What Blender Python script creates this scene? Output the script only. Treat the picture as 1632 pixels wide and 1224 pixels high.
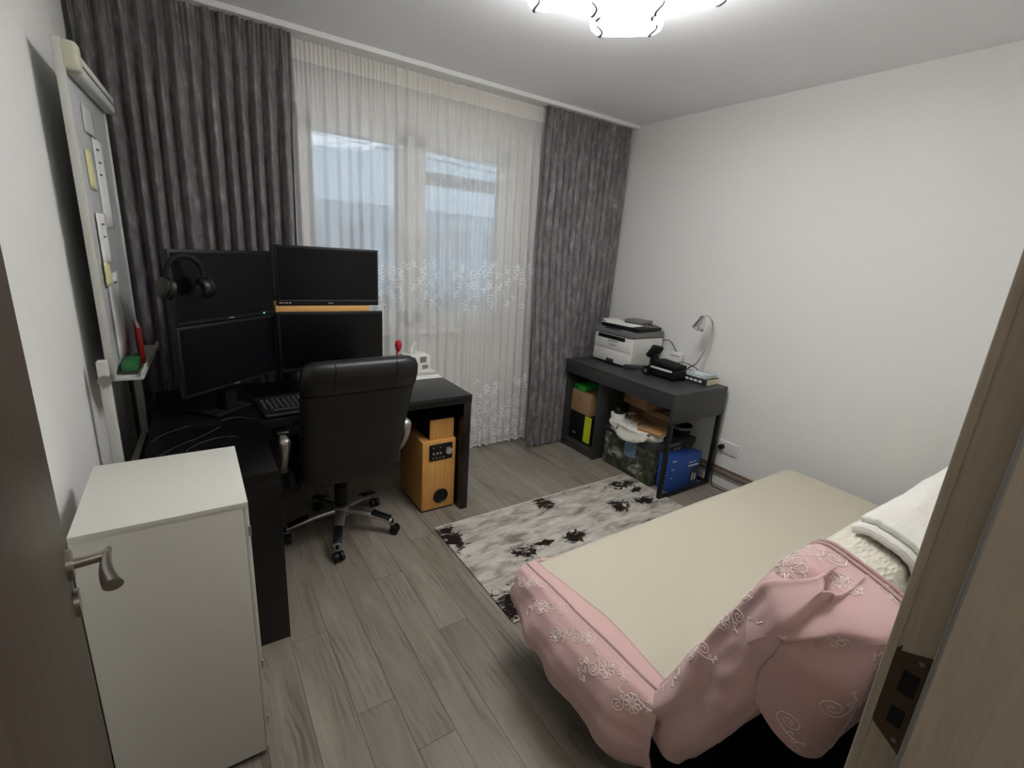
import bpy, bmesh, math, random
from mathutils import Vector, Matrix, noise
from mathutils.bvhtree import BVHTree

# ---------------------------------------------------------------- clear
for o in list(bpy.data.objects): bpy.data.objects.remove(o)
SC = bpy.context.scene
COL = SC.collection
PI = math.pi
rnd = random.Random(11)

# ---------------------------------------------------------------- camera
YAW, PITCH, ROLL, FPX = 0.602874, 0.274286, -0.069287, 754.86
CAMH = 1.57
cam = bpy.data.cameras.new('camera')
cam.sensor_fit = 'HORIZONTAL'; cam.sensor_width = 36.0
cam.lens = FPX / 1632 * 36.0
cam.clip_start = 0.01; cam.clip_end = 200
camo = bpy.data.objects.new('camera', cam); COL.objects.link(camo)
fw = Vector((math.sin(YAW)*math.cos(PITCH), math.cos(YAW)*math.cos(PITCH), -math.sin(PITCH)))
rt = Vector((math.cos(YAW), -math.sin(YAW), 0)); dn = fw.cross(rt)
r2 = rt*math.cos(ROLL) + dn*math.sin(ROLL); d2 = -rt*math.sin(ROLL) + dn*math.cos(ROLL)
m3 = Matrix((r2, -d2, -fw)).transposed()
camo.matrix_world = Matrix.Translation((0, 0, CAMH)) @ m3.to_4x4()
SC.camera = camo

# ---------------------------------------------------------------- world (overcast dusk) and exposure
w = bpy.data.worlds.new('world'); SC.world = w; w.use_nodes = True
bg = w.node_tree.nodes['Background']
bg.inputs[0].default_value = (0.62, 0.78, 0.92, 1); bg.inputs[1].default_value = 1.0
SC.view_settings.view_transform = 'Standard'; SC.view_settings.look = 'None'
SC.view_settings.gamma = 1; SC.view_settings.use_curve_mapping = False
SC.view_settings.exposure = 0.36
LAMP_STRENGTH = 13.6

# ---------------------------------------------------------------- materials
def lin(c): return tuple(((v/255)/12.92 if v/255 <= .04045 else ((v/255+.055)/1.055)**2.4) for v in c)
MATS = {}
def mat(name, rgb, rough=.6, metal=0., spec=.5, lin_in=False, sheen=0.):
    m = bpy.data.materials.new(name); m.use_nodes = True
    b = m.node_tree.nodes['Principled BSDF']
    c = rgb if lin_in else lin(rgb)
    b.inputs['Base Color'].default_value = (*c, 1); b.inputs['Roughness'].default_value = rough
    b.inputs['Metallic'].default_value = metal; b.inputs['Specular IOR Level'].default_value = spec
    if sheen: b.inputs['Sheen Weight'].default_value = sheen
    MATS[name] = m; return m
def N(m, t, **kw):
    n = m.node_tree.nodes.new(t)
    for k, v in kw.items():
        if k.startswith('_'): setattr(n, k[1:], v)
        else: n.inputs[k.replace('__', ' ')].default_value = v
    return n
def LK(m, a, b): m.node_tree.links.new(a, b)
def B(m): return m.node_tree.nodes['Principled BSDF']
def coords(m, scale=(1, 1, 1), kind='Object', rand=False):
    tc = N(m, 'ShaderNodeTexCoord'); mp = N(m, 'ShaderNodeMapping'); mp.inputs['Scale'].default_value = scale
    src = tc.outputs[kind]
    if rand:
        oi = N(m, 'ShaderNodeObjectInfo'); mul = N(m, 'ShaderNodeMath', _operation='MULTIPLY'); mul.inputs[1].default_value = 37.
        LK(m, oi.outputs['Random'], mul.inputs[0])
        add = N(m, 'ShaderNodeVectorMath', _operation='ADD'); LK(m, src, add.inputs[0]); LK(m, mul.outputs[0], add.inputs[1]); src = add.outputs[0]
    LK(m, src, mp.inputs[0]); return mp.outputs[0]
def ramp(m, fac, stops):
    r = N(m, 'ShaderNodeValToRGB'); e = r.color_ramp.elements
    while len(e) < len(stops): e.new(.5)
    for el, (p, c) in zip(e, stops): el.position = p; el.color = (*c, 1) if len(c) == 3 else c
    LK(m, fac, r.inputs[0]); return r.outputs[0]
def noise_tex(m, vec, scale, detail=4, rough=.5, dist=0.):
    n = N(m, 'ShaderNodeTexNoise'); n.inputs['Scale'].default_value = scale; n.inputs['Detail'].default_value = detail
    n.inputs['Roughness'].default_value = rough; n.inputs['Distortion'].default_value = dist
    LK(m, vec, n.inputs['Vector']); return n.outputs['Fac']
def mixc(m, fac, a, b, blend='MIX'):
    n = N(m, 'ShaderNodeMix', _data_type='RGBA', _blend_type=blend)
    for idx, v in ((0, fac), (6, a), (7, b)):
        if hasattr(v, 'is_linked') or hasattr(v, 'links'): LK(m, v, n.inputs[idx])
        else: n.inputs[idx].default_value = v if not isinstance(v, tuple) else (*v[:3], 1)
    return n.outputs[2]
def bump(m, h, strength=.3, dist=.002):
    b = N(m, 'ShaderNodeBump'); b.inputs['Strength'].default_value = strength; b.inputs['Distance'].default_value = dist
    LK(m, h, b.inputs['Height']); LK(m, b.outputs[0], B(m).inputs['Normal'])

m = mat('wall_paint', (238, 237, 233), .85, spec=.2); bump(m, noise_tex(m, coords(m), 90, 3), .12, .001)
m = mat('ceiling_paint', (250, 251, 253), .9, spec=.2); bump(m, noise_tex(m, coords(m), 70, 3), .1, .001)
mat('hall_paint', (232, 228, 220), .9, spec=.2)
m = mat('plank_wood', (150, 140, 126), .42, spec=.4)
n1 = noise_tex(m, coords(m, (6, .8, 1), rand=True), 1.6, 5, .6, .8)
n2 = noise_tex(m, coords(m, (60, 2.2, 1), rand=True), 2, 3, .55, .2)
n3 = noise_tex(m, coords(m, (9, 2.0, 1), rand=True), 1.5, 3, .5, .4)
wv = N(m, 'ShaderNodeTexWave', _wave_type='RINGS', _rings_direction='Z'); wv.inputs['Scale'].default_value = 3.4; wv.inputs['Distortion'].default_value = 9; wv.inputs['Detail'].default_value = 2; wv.inputs['Detail Scale'].default_value = 1.2
LK(m, coords(m, (4, .9, 1), rand=True), wv.inputs['Vector'])
c1 = ramp(m, n1, [(.28, lin((104, 95, 84))), (.42, lin((134, 126, 114))), (.6, lin((148, 140, 128))), (.78, lin((166, 158, 146)))])
k1 = ramp(m, n3, [(.5, (0, 0, 0)), (.68, (.42, .42, .42))])
c2 = mixc(m, k1, c1, ramp(m, wv.outputs['Fac'], [(.25, lin((96, 87, 77))), (.6, lin((150, 142, 130)))]))
c3 = mixc(m, .28, c2, ramp(m, n2, [(.3, (.38, .38, .38)), (.65, (.60, .60, .60))]), 'OVERLAY')
oi = N(m, 'ShaderNodeObjectInfo')
c4 = mixc(m, .35, c3, ramp(m, oi.outputs['Random'], [(0, (.38, .375, .37)), (1, (.58, .58, .58))]), 'OVERLAY')
LK(m, c4, B(m).inputs['Base Color']); bump(m, n2, .1, .001)
mat('plank_joint', (112, 104, 94), .8)

def wood(name, a, b, sc=(40, 40, 2.2), rough=.5):
    m = mat(name, a, rough, spec=.35)
    n = noise_tex(m, coords(m, sc), 2.2, 5, .65, .6)
    LK(m, ramp(m, n, [(.3, lin(a)), (.7, lin(b))]), B(m).inputs['Base Color']); bump(m, n, .12, .001); return m
wood('frame_wood', (176, 163, 146), (196, 184, 166))
wood('door_wood', (62, 52, 42), (84, 72, 60))
wood('oak', (214, 160, 92), (232, 182, 114), (2.2, 40, 40))
wood('oak_sub', (204, 146, 76), (222, 168, 98), (30, 30, 2))
m = mat('desk_black', (8, 8, 9), .3, spec=.5); n = noise_tex(m, coords(m, (3, 60, 60)), 2, 3); bump(m, n, .1, .0006)
mat('micke_black', (52, 53, 54), .42)
mat('metal_black', (22, 22, 25), .4, .2)
mat('plastic_black', (15, 15, 17), .45, spec=.35)
mat('plastic_matte', (18, 18, 19), .7, spec=.25)
mat('screen', (7, 8, 11), .3, spec=.22)
mat('key_black', (34, 34, 36), .55)
m = mat('leather', (12, 12, 14), .42, spec=.5); bump(m, noise_tex(m, coords(m), 160, 2), .12, .001)
mat('silver', (190, 188, 184), .32, .85)
mat('silver_grey', (150, 148, 144), .4, .6)
mat('chrome', (215, 215, 215), .12, 1.)
mat('nickel', (165, 158, 148), .3, .9)
mat('brass_old', (98, 84, 70), .45, .7)
mat('white_laminate', (222, 221, 210), .45)
mat('white_plastic', (228, 226, 220), .4)
mat('printer_white', (216, 214, 208), .5)
mat('printer_grey', (118, 116, 115), .5)
mat('dark_grey', (52, 52, 54), .5)
mat('strip_grey', (60, 60, 62), .5)
mat('paper', (236, 235, 230), .8)
mat('paper_old', (216, 208, 182), .8)
mat('note_yellow', (228, 222, 170), .8)
mat('cardboard', (164, 130, 96), .85); mat('cardboard_dark', (134, 102, 76), .85); mat('kraft', (192, 148, 92), .8)
mat('green_pack', (52, 190, 70), .6); mat('yellow_label', (206, 214, 40), .6)
mat('blue_print', (44, 84, 164), .5); mat('red', (196, 38, 34), .45); mat('red_pink', (190, 40, 56), .35); mat('green_dark', (36, 110, 58), .5)
mat('pipe_paint', (110, 84, 66), .5)
mat('board_white', (200, 203, 202), .3); mat('board_frame', (206, 205, 198), .5); mat('grip_beige', (200, 198, 176), .6)
mat('ink', (90, 90, 96), .8); mat('ink_red', (190, 90, 90), .8)
mat('pvc', (236, 236, 234), .35)
mat('balcony_wall', (196, 200, 204), .8); mat('building', (178, 190, 196), .9); mat('building_window', (130, 146, 156), .4); mat('foliage', (120, 140, 128), .9)
mat('black_fabric', (20, 20, 22), .95, spec=.1)
# curtains
m = mat('drape', (84, 80, 80), .55, spec=.35, sheen=.3)
v = coords(m, (1, 1, .4)); n = noise_tex(m, v, 26, 5, .62, .6)
LK(m, ramp(m, n, [(.36, lin((92, 88, 90))), (.58, lin((122, 117, 119))), (.74, lin((164, 158, 157)))]), B(m).inputs['Base Color'])
LK(m, ramp(m, n, [(.4, (.65, .65, .65)), (.7, (.35, .35, .35))]), B(m).inputs['Roughness'])
def cloth_sheer(name, opac, rgb):
    m = bpy.data.materials.new(name); m.use_nodes = True; nt = m.node_tree; nt.nodes.clear(); MATS[name] = m
    out = N(m, 'ShaderNodeOutputMaterial'); tr = N(m, 'ShaderNodeBsdfTransparent'); df = N(m, 'ShaderNodeBsdfDiffuse'); tl = N(m, 'ShaderNodeBsdfTranslucent')
    for s in (df, tl): s.inputs[0].default_value = (*lin(rgb), 1)
    a = N(m, 'ShaderNodeMixShader'); a.inputs[0].default_value = .2; LK(m, df.outputs[0], a.inputs[1]); LK(m, tl.outputs[0], a.inputs[2])
    b = N(m, 'ShaderNodeMixShader'); b.inputs[0].default_value = opac; LK(m, tr.outputs[0], b.inputs[1]); LK(m, a.outputs[0], b.inputs[2])
    LK(m, b.outputs[0], out.inputs[0]); return m
cloth_sheer('sheer', .66, (250, 249, 246)); cloth_sheer('sheer_band', .9, (246, 243, 236)); cloth_sheer('thread', .97, (255, 255, 255))
# glass
m = bpy.data.materials.new('glass'); m.use_nodes = True; m.node_tree.nodes.clear(); MATS['glass'] = m
out = N(m, 'ShaderNodeOutputMaterial'); tr = N(m, 'ShaderNodeBsdfTransparent'); tr.inputs[0].default_value = (.93, .97, 1, 1)
gl = N(m, 'ShaderNodeBsdfGlossy'); gl.inputs['Roughness'].default_value = .01
fr = N(m, 'ShaderNodeFresnel'); fr.inputs[0].default_value = 1.7
mx = N(m, 'ShaderNodeMixShader'); LK(m, fr.outputs[0], mx.inputs[0]); LK(m, tr.outputs[0], mx.inputs[1]); LK(m, gl.outputs[0], mx.inputs[2]); LK(m, mx.outputs[0], out.inputs[0])
# lamp diffuser
m = mat('lamp_glow', (255, 252, 246), .4); B(m).inputs['Emission Color'].default_value = (.985, .99, 1, 1); B(m).inputs['Emission Strength'].default_value = LAMP_STRENGTH
m = mat('hall_fill_glow', (255, 250, 240), .4); B(m).inputs['Emission Color'].default_value = (1, .96, .90, 1); B(m).inputs['Emission Strength'].default_value = 17.0  # glow of the added fill lamp in the hall
# fabrics on sofa
m = mat('sheet_cream', (210, 202, 182), .85, spec=.15, sheen=.2)
wv = N(m, 'ShaderNodeTexWave', _bands_direction='Y'); wv.inputs['Scale'].default_value = 60; wv.inputs['Distortion'].default_value = 1.2; LK(m, coords(m), wv.inputs['Vector']); bump(m, wv.outputs['Fac'], .12, .001)
m = mat('pink', (220, 182, 178), .8, spec=.2, sheen=.3); n = noise_tex(m, coords(m), 300, 2); bump(m, n, .15, .001)
mat('pink_thread', (250, 234, 228), .7)
mat('pink_edge', (212, 180, 176), .8)
m = mat('quilt_white', (232, 226, 208), .85, spec=.15, sheen=.2)
vo = N(m, 'ShaderNodeTexVoronoi'); vo.inputs['Scale'].default_value = 1; LK(m, coords(m, (38, 110, 60)), vo.inputs['Vector']); bump(m, vo.outputs['Distance'], .8, .006)
m = mat('pillow_white', (236, 233, 224), .85, spec=.15, sheen=.2); bump(m, noise_tex(m, coords(m, (1, 2, 2)), 30, 2), .5, .008)
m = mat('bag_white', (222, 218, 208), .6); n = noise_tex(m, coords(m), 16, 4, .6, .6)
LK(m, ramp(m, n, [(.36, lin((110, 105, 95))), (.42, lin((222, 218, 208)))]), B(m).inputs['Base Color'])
# printed storage box: mossy landscape
m = mat('box_print', (60, 66, 56), .5)
n = noise_tex(m, coords(m, (1, 1, 1.3)), 9, 6, .6, .8)
LK(m, ramp(m, n, [(.32, lin((22, 26, 22))), (.48, lin((54, 62, 46))), (.58, lin((98, 102, 84))), (.68, lin((170, 170, 160)))]), B(m).inputs['Base Color'])
# rug
m = mat('rug', (170, 164, 154), .95, spec=.1)
v = coords(m, (1, 1, 1)); n1 = noise_tex(m, coords(m, (2.2, 7, 1)), 2.1, 7, .68, .5)
base = ramp(m, n1, [(.36, lin((134, 127, 120))), (.43, lin((170, 163, 153))), (.52, lin((198, 192, 180))), (.6, lin((210, 205, 194))), (.7, lin((226, 222, 212)))])
sep = N(m, 'ShaderNodeSeparateXYZ'); LK(m, v, sep.inputs[0])
def rug_blob(cx, cy, rx, ry):
    s = N(m, 'ShaderNodeVectorMath', _operation='SUBTRACT'); LK(m, v, s.inputs[0]); s.inputs[1].default_value = (cx, cy, 0)
    d = N(m, 'ShaderNodeVectorMath', _operation='MULTIPLY'); LK(m, s.outputs[0], d.inputs[0]); d.inputs[1].default_value = (1/rx, 1/ry, 0)
    l = N(m, 'ShaderNodeVectorMath', _operation='LENGTH'); LK(m, d.outputs[0], l.inputs[0])
    k = N(m, 'ShaderNodeMapRange'); LK(m, l.outputs['Value'], k.inputs[0]); k.inputs[1].default_value = .2; k.inputs[2].default_value = 1.25; k.inputs[3].default_value = 1; k.inputs[4].default_value = 0
    return k.outputs[0]
RUG0 = (1.035, 1.37)
acc = None
for bx, by, rx, ry in [(.05, .70, .10, .22), (.06, .08, .16, .16), (.20, .02, .2, .12), (.74, .76, .10, .12), (1.40, .70, .17, .09), (1.17, .50, .11, .12), (1.38, .47, .12, .08), (.48, .40, .08, .05), (.33, .38, .13, .08), (.68, .37, .12, .08), (1.44, .60, .08, .05), (1.2, .25, .1, .06)]:
    r_ = rug_blob(bx, by, rx, ry)
    if acc is None: acc = r_
    else:
        mm = N(m, 'ShaderNodeMath', _operation='MAXIMUM'); LK(m, acc, mm.inputs[0]); LK(m, r_, mm.inputs[1]); acc = mm.outputs[0]
n2 = noise_tex(m, coords(m, (1, 1.7, 1)), 14, 7, .78, .9)
ad = N(m, 'ShaderNodeMath', _operation='MULTIPLY_ADD'); LK(m, acc, ad.inputs[0]); ad.inputs[1].default_value = .30; LK(m, n2, ad.inputs[2])
msk = ramp(m, ad.outputs[0], [(.685, (0, 0, 0)), (.71, (1, 1, 1))])
LK(m, mixc(m, msk, base, lin((40, 32, 28))), B(m).inputs['Base Color']); bump(m, noise_tex(m, v, 400, 2), .4, .002)
M = MATS

# ---------------------------------------------------------------- mesh helpers
class MB:
    def __init__(s): s.v = []; s.f = []
    def add(s, vs, fs):
        o = len(s.v); s.v += [tuple(p) for p in vs]; s.f += [tuple(i+o for i in f) for f in fs]; return s
    def box(s, x0, y0, z0, x1, y1, z1):
        return s.add([(x0,y0,z0),(x1,y0,z0),(x1,y1,z0),(x0,y1,z0),(x0,y0,z1),(x1,y0,z1),(x1,y1,z1),(x0,y1,z1)],
                     [(0,3,2,1),(4,5,6,7),(0,1,5,4),(1,2,6,5),(2,3,7,6),(3,0,4,7)])
    def rbox(s, x0, y0, z0, x1, y1, z1, b=.004, seg=2, mtx=None, cuts=0):
        bm = bmesh.new(); bmesh.ops.create_cube(bm, size=1)
        for q in bm.verts: q.co = Vector(((x0+x1)/2+q.co.x*(x1-x0), (y0+y1)/2+q.co.y*(y1-y0), (z0+z1)/2+q.co.z*(z1-z0)))
        bmesh.ops.bevel(bm, geom=bm.edges[:], offset=b, segments=seg, profile=.5, affect='EDGES')
        if cuts: bmesh.ops.subdivide_edges(bm, edges=[e for e in bm.edges if e.calc_length() > .06], cuts=cuts, use_grid_fill=True)
        if mtx: bm.transform(mtx)
        bm.verts.index_update(); s.add([q.co[:] for q in bm.verts], [[q.index for q in f.verts] for f in bm.faces]); bm.free(); return s
    def obox(s, c, sz, mtx, b=.0):
        h = [d/2 for d in sz]
        if b: return s.rbox(-h[0], -h[1], -h[2], h[0], h[1], h[2], b, 2, Matrix.Translation(c) @ mtx.to_4x4())
        t = MB().box(-h[0], -h[1], -h[2], h[0], h[1], h[2]); return s.add([(Vector(c) + mtx.to_3x3() @ Vector(p))[:] for p in t.v], t.f)
    def cyl(s, p0, p1, r0, r1=None, n=16, cap=True):
        r1 = r0 if r1 is None else r1; p0 = Vector(p0); p1 = Vector(p1); d = (p1-p0).normalized()
        a = d.orthogonal().normalized(); b = d.cross(a); vs = []
        for p, r in ((p0, r0), (p1, r1)): vs += [(p + (a*math.cos(2*PI*i/n) + b*math.sin(2*PI*i/n))*r)[:] for i in range(n)]
        fs = [(i, (i+1) % n, n+(i+1) % n, n+i) for i in range(n)]
        if cap: fs += [tuple(range(n-1, -1, -1)), tuple(range(n, 2*n))]
        return s.add(vs, fs)
    def tube(s, pts, r, n=8, cap=True):
        pts = [Vector(p) for p in pts]; rs = r if isinstance(r, (list, tuple)) else [r]*len(pts); vs = []; fs = []; a = None
        for i, p in enumerate(pts):
            d = (pts[min(i+1, len(pts)-1)] - pts[max(i-1, 0)]).normalized()
            a = d.orthogonal().normalized() if a is None else (a - d*a.dot(d)).normalized()
            b = d.cross(a); vs += [(p + (a*math.cos(2*PI*k/n) + b*math.sin(2*PI*k/n))*rs[i])[:] for k in range(n)]
        for i in range(len(pts)-1): fs += [(i*n+k, i*n+(k+1) % n, (i+1)*n+(k+1) % n, (i+1)*n+k) for k in range(n)]
        if cap: fs += [tuple(range(n-1, -1, -1)), tuple(range((len(pts)-1)*n, len(pts)*n))]
        return s.add(vs, fs)
    def lathe(s, prof, c, n=24, mtx=None):
        vs = []; L = len(prof)
        for i in range(n):
            t = 2*PI*i/n
            for r, z in prof:
                p = Vector((r*math.cos(t), r*math.sin(t), z))
                if mtx: p = mtx @ p
                vs.append((p + Vector(c))[:])
        fs = [(i*L+k, ((i+1) % n)*L+k, ((i+1) % n)*L+k+1, i*L+k+1) for i in range(n) for k in range(L-1)]
        return s.add(vs, fs)
    def grid(s, nu, nv, fn, closeu=False):
        vs = [tuple(fn(i/(nu if closeu else nu-1), j/(nv-1))) for i in range(nu) for j in range(nv)]
        fs = []
        for i in range(nu if closeu else nu-1):
            for j in range(nv-1): i2 = (i+1) % nu; fs.append((i*nv+j, i2*nv+j, i2*nv+j+1, i*nv+j+1))
        return s.add(vs, fs)
    def loft(s, loops, cap=True):
        n = len(loops[0]); vs = [tuple(p) for l in loops for p in l]
        fs = [(i*n+k, i*n+(k+1) % n, (i+1)*n+(k+1) % n, (i+1)*n+k) for i in range(len(loops)-1) for k in range(n)]
        if cap: fs += [tuple(range(n-1, -1, -1)), tuple(range((len(loops)-1)*n, len(loops)*n))]
        return s.add(vs, fs)
    def prism(s, poly, z0, z1):
        n = len(poly); vs = [(x, y, z0) for x, y in poly] + [(x, y, z1) for x, y in poly]
        return s.add(vs, [tuple(range(n-1, -1, -1)), tuple(range(n, 2*n))] + [(i, (i+1) % n, n+(i+1) % n, n+i) for i in range(n)])
    def build(s, name, material, parent=None, smooth=True, ang=40, thick=0, loc=None):
        me = bpy.data.meshes.new(name); me.from_pydata(s.v, [], s.f); me.validate(); me.update()
        bm = bmesh.new(); bm.from_mesh(me); bmesh.ops.recalc_face_normals(bm, faces=bm.faces[:]); bm.to_mesh(me); bm.free()
        me.materials.append(M[material] if isinstance(material, str) else material)
        if smooth:
            for p in me.polygons: p.use_smooth = True
            me.set_sharp_from_angle(angle=math.radians(ang))
        o = bpy.data.objects.new(name, me); COL.objects.link(o)
        if parent: o.parent = parent
        if loc: o.location = loc
        if thick:
            md = o.modifiers.new('solid', 'SOLIDIFY'); md.thickness = thick; md.offset = 0
        return o
def thing(name, label, cat, loc=(0, 0, 0), rotz=0, group=None):
    o = bpy.data.objects.new(name, None); COL.objects.link(o); o.location = loc; o.rotation_euler = (0, 0, rotz)
    o.empty_display_size = .05
    return tag(o, label, cat, group)
def tag(o, label, cat, group=None):
    o['label'] = label; o['category'] = cat
    if group: o['group'] = group
    return o
def struct(o, label=None):
    o['kind'] = 'structure'
    if label: o['label'] = label
    return o
def text(name, body, size, material, parent, mtx):
    cu = bpy.data.curves.new(name, 'FONT'); cu.body = body; cu.size = size; cu.align_x = 'CENTER'; cu.align_y = 'CENTER'; cu.extrude = .0003
    t = bpy.data.objects.new(name, cu); COL.objects.link(t)
    dg = bpy.context.evaluated_depsgraph_get(); dg.update()
    me = bpy.data.meshes.new_from_object(t.evaluated_get(dg)); bpy.data.objects.remove(t)
    me.transform(mtx); me.materials.clear(); me.materials.append(M[material])
    o = bpy.data.objects.new(name, me); COL.objects.link(o); o.parent = parent; return o
def bez(p0, p1, p2, p3, n=14):
    P = [Vector(p) for p in (p0, p1, p2, p3)]
    return [((1-t)**3*P[0] + 3*(1-t)**2*t*P[1] + 3*(1-t)*t*t*P[2] + t**3*P[3]) for t in [i/n for i in range(n+1)]]
def smoothpath(pts, k=6):
    P = [Vector(p) for p in pts]; P = [P[0]] + P + [P[-1]]; out = []
    for i in range(1, len(P)-2):
        for j in range(k):
            t = j/k; a, b, c, d = P[i-1], P[i], P[i+1], P[i+2]
            out.append(.5*((2*b) + (c-a)*t + (2*a-5*b+4*c-d)*t*t + (3*b-a-3*c+d)*t**3))
    return out + [P[-2]]
def sstep(a, b, x):
    t = max(0., min(1., (x-a)/(b-a))); return t*t*(3-2*t)
RZ = lambda a: Matrix.Rotation(a, 3, 'Z')

# ================================================================ ROOM
XL, XR, YW, YD, ZC = -.34, 3.13, 3.24, .15, 2.60     # left wall, right wall, window wall, door wall, ceiling
fl = struct(MB().box(XL-.1, -1.5, -.1, XR+.1, YW+.1, -.012).build('floor', 'plank_joint', smooth=False), 'grey oak laminate plank floor')
PW, PL = .135, 1.285
row = 0; x = XL
while x < XR:
    x1 = min(x+PW, XR); y = -1.5 - [0, .43, .86, .21, .64, 1.07][row % 6]
    while y < YW:
        a, b = max(y, -1.5), min(y+PL, YW)
        if b-a > .02:
            g = .0004
            p = MB().rbox(x+g, a+g, -.012, x1-g, b-g, 0, .0008, 1).build('plank', 'plank_wood', fl, smooth=False)
        y += PL
    x += PW; row += 1
struct(MB().box(XL-.1, -1.5, ZC, XR+.1, YW+.1, ZC+.1).build('ceiling', 'ceiling_paint', smooth=False), 'plain white ceiling')
struct(MB().box(XL-.1, -1.5, 0, XL, YW+.1, ZC).build('wall_left', 'wall_paint', smooth=False), 'white wall behind the whiteboard')
struct(MB().box(XR, -1.5, 0, XR+.1, YW+.1, ZC).build('wall_right', 'wall_paint', smooth=False), 'plain white wall behind the sofa bed and desk')
WX0, WX1, WZ0, WZ1 = .56, 2.12, .98, 2.30
wb = MB().box(XL, YW, 0, WX0, YW+.24, ZC).box(WX1, YW, 0, XR, YW+.24, ZC).box(WX0, YW, 0, WX1, YW+.24, WZ0).box(WX0, YW, WZ1, WX1, YW+.24, ZC)
struct(wb.build('wall_window', 'wall_paint', smooth=False), 'white wall around the window')
DX0, DX1, DZ = -.10, .80, 2.06
db = MB().box(XL, .0, 0, DX0-.04, YD-.004, ZC).box(DX1+.06, .0, 0, XR, YD-.004, ZC).box(DX0-.04, 0, DZ+.04, DX1+.06, YD-.004, ZC)
struct(db.build('wall_door', 'wall_paint', smooth=False), 'wall with the doorway')
struct(MB().box(XL, -1.5, 0, XR, -1.4, ZC).build('wall_hall', 'hall_paint', smooth=False), 'hall wall facing the doorway')
struct(MB().rbox(XL, 2.985, 2.572, XR, 3.14, ZC, .004).build('trim_1', 'pvc', smooth=False), 'white ceiling curtain rail across the window wall')
bb = struct(MB().rbox(XR-.014, 1.0, 0, XR, YW, .06, .004).build('baseboard_right', 'white_plastic', smooth=False), 'low white baseboard under the brown pipes')

# ---- window
wn = bpy.data.objects.new('window_1', None); COL.objects.link(wn); wn.location = (0, 0, 0); struct(wn, 'white double casement window behind the sheer curtain')
yf0, yf1 = YW+.02, YW+.09
fr = MB().box(WX0, yf0, WZ0, WX0+.05, yf1, WZ1).box(WX1-.05, yf0, WZ0, WX1, yf1, WZ1).box(WX0, yf0, WZ1-.05, WX1, yf1, WZ1).box(WX0, yf0, WZ0, WX1, yf1, WZ0+.05).box(1.275, yf0, WZ0, 1.335, yf1, WZ1)
fr.build('window_frame', 'pvc', wn, smooth=False)
for (a, b) in ((WX0+.045, 1.28), (1.33, WX1-.045)):
    z0, z1 = WZ0+.045, WZ1-.045; t = .075; y0, y1 = yf0-.012, yf1-.02
    s = MB().box(a, y0, z0, a+t, y1, z1).box(b-t, y0, z0, b, y1, z1).box(a, y0, z1-t, b, y1, z1).box(a, y0, z0, b, y1, z0+t)
    so = s.build('sash', 'pvc', wn, smooth=False)
    MB().box(a+t-.01, yf0+.02, z0+t-.01, b-t+.01, yf0+.024, z1-t+.01).build('pane', 'glass', so, smooth=False)
    hx = a+.035 if a > 1 else b-.035
    h = MB().rbox(hx-.013, y0-.012, 1.58, hx+.013, y0, 1.66, .004).rbox(hx-.009, y0-.045, 1.615, hx+.009, y0-.008, 1.635, .004).rbox(hx-.01, y0-.05, 1.51, hx+.01, y0-.035, 1.635, .005)
    h.build('window_handle', 'white_plastic', so)
MB().rbox(WX0-.06, YW-.095, WZ0-.035, WX1+.06, YW+.03, WZ0, .008).build('window_sill', 'pvc', wn)

# ---- balcony and what lies outside
YB = 4.75
struct(MB().box(-1.2, YW+.24, -.1, 4.2, YB+.1, -.02).build('floor_balcony', 'balcony_wall', smooth=False), 'balcony floor outside')
struct(MB().box(-1.2, YW+.24, 2.62, 4.2, YB+.1, 2.72).build('ceiling_balcony', 'balcony_wall', smooth=False), 'balcony ceiling outside')
struct(MB().box(-1.2, YB, -.02, 4.2, YB+.1, 1.0).build('wall_balcony', 'balcony_wall', smooth=False), 'balcony parapet outside')
struct(MB().box(-1.3, YW+.24, -.1, -1.2, YB+.1, 2.72).build('wall_balcony_left', 'balcony_wall', smooth=False)); struct(MB().box(4.2, YW+.24, -.1, 4.3, YB+.1, 2.72).build('wall_balcony_right', 'balcony_wall', smooth=False))
w2 = bpy.data.objects.new('window_2', None); COL.objects.link(w2); struct(w2, 'white glazed balcony front seen through the window')
b2 = MB()
for xx in (-1.2, .1, 1.87, 2.95, 4.15): b2.box(xx, YB+.02, 1.0, xx+.06, YB+.08, 2.62)
b2.box(-1.2, YB+.02, 1.0, 4.2, YB+.08, 1.06).box(-1.2, YB+.02, 2.54, 4.2, YB+.08, 2.62).box(1.87, YB+.02, 2.15, 2.95, YB+.08, 2.27)
b2.build('window_frame', 'pvc', w2, smooth=False)
MB().box(-1.15, YB+.045, 1.05, 4.15, YB+.05, 2.55).build('pane', 'glass', w2, smooth=False)
for k, (za, zb) in enumerate(((2.36, 2.42), (2.33, 2.38), (2.30, 2.35))):
    tag(MB().tube([(-1.205, 3.9+k*.12, za+.10), (4.205, 3.9+k*.12, zb-.16)], .004, 6).build('laundry_wire', 'dark_grey'), ('thin dark laundry wire nearest the window on the balcony', 'middle one of three laundry wires on the balcony', 'laundry wire nearest the balcony glazing')[k], 'wire', 'balcony laundry wires')
bd = thing('apartment_building', 'pale apartment block beyond the balcony glass', 'building', (0, 26, -9))
MB().box(-9, 0, 0, 22, 8, 12.4).build('wall', 'building', bd, smooth=False)
wm = MB().box(-.55, -.05, -.7, .55, .05, .7); first = None
for fx in range(-4, 10):
    for fz in range(3):
        if first is None: first = wm.build('window', 'building_window', bd, smooth=False); o = first
        else: o = first.copy(); COL.objects.link(o)
        o.location = (fx*2.1+1, 0, 5.3+fz*2.7)

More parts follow.
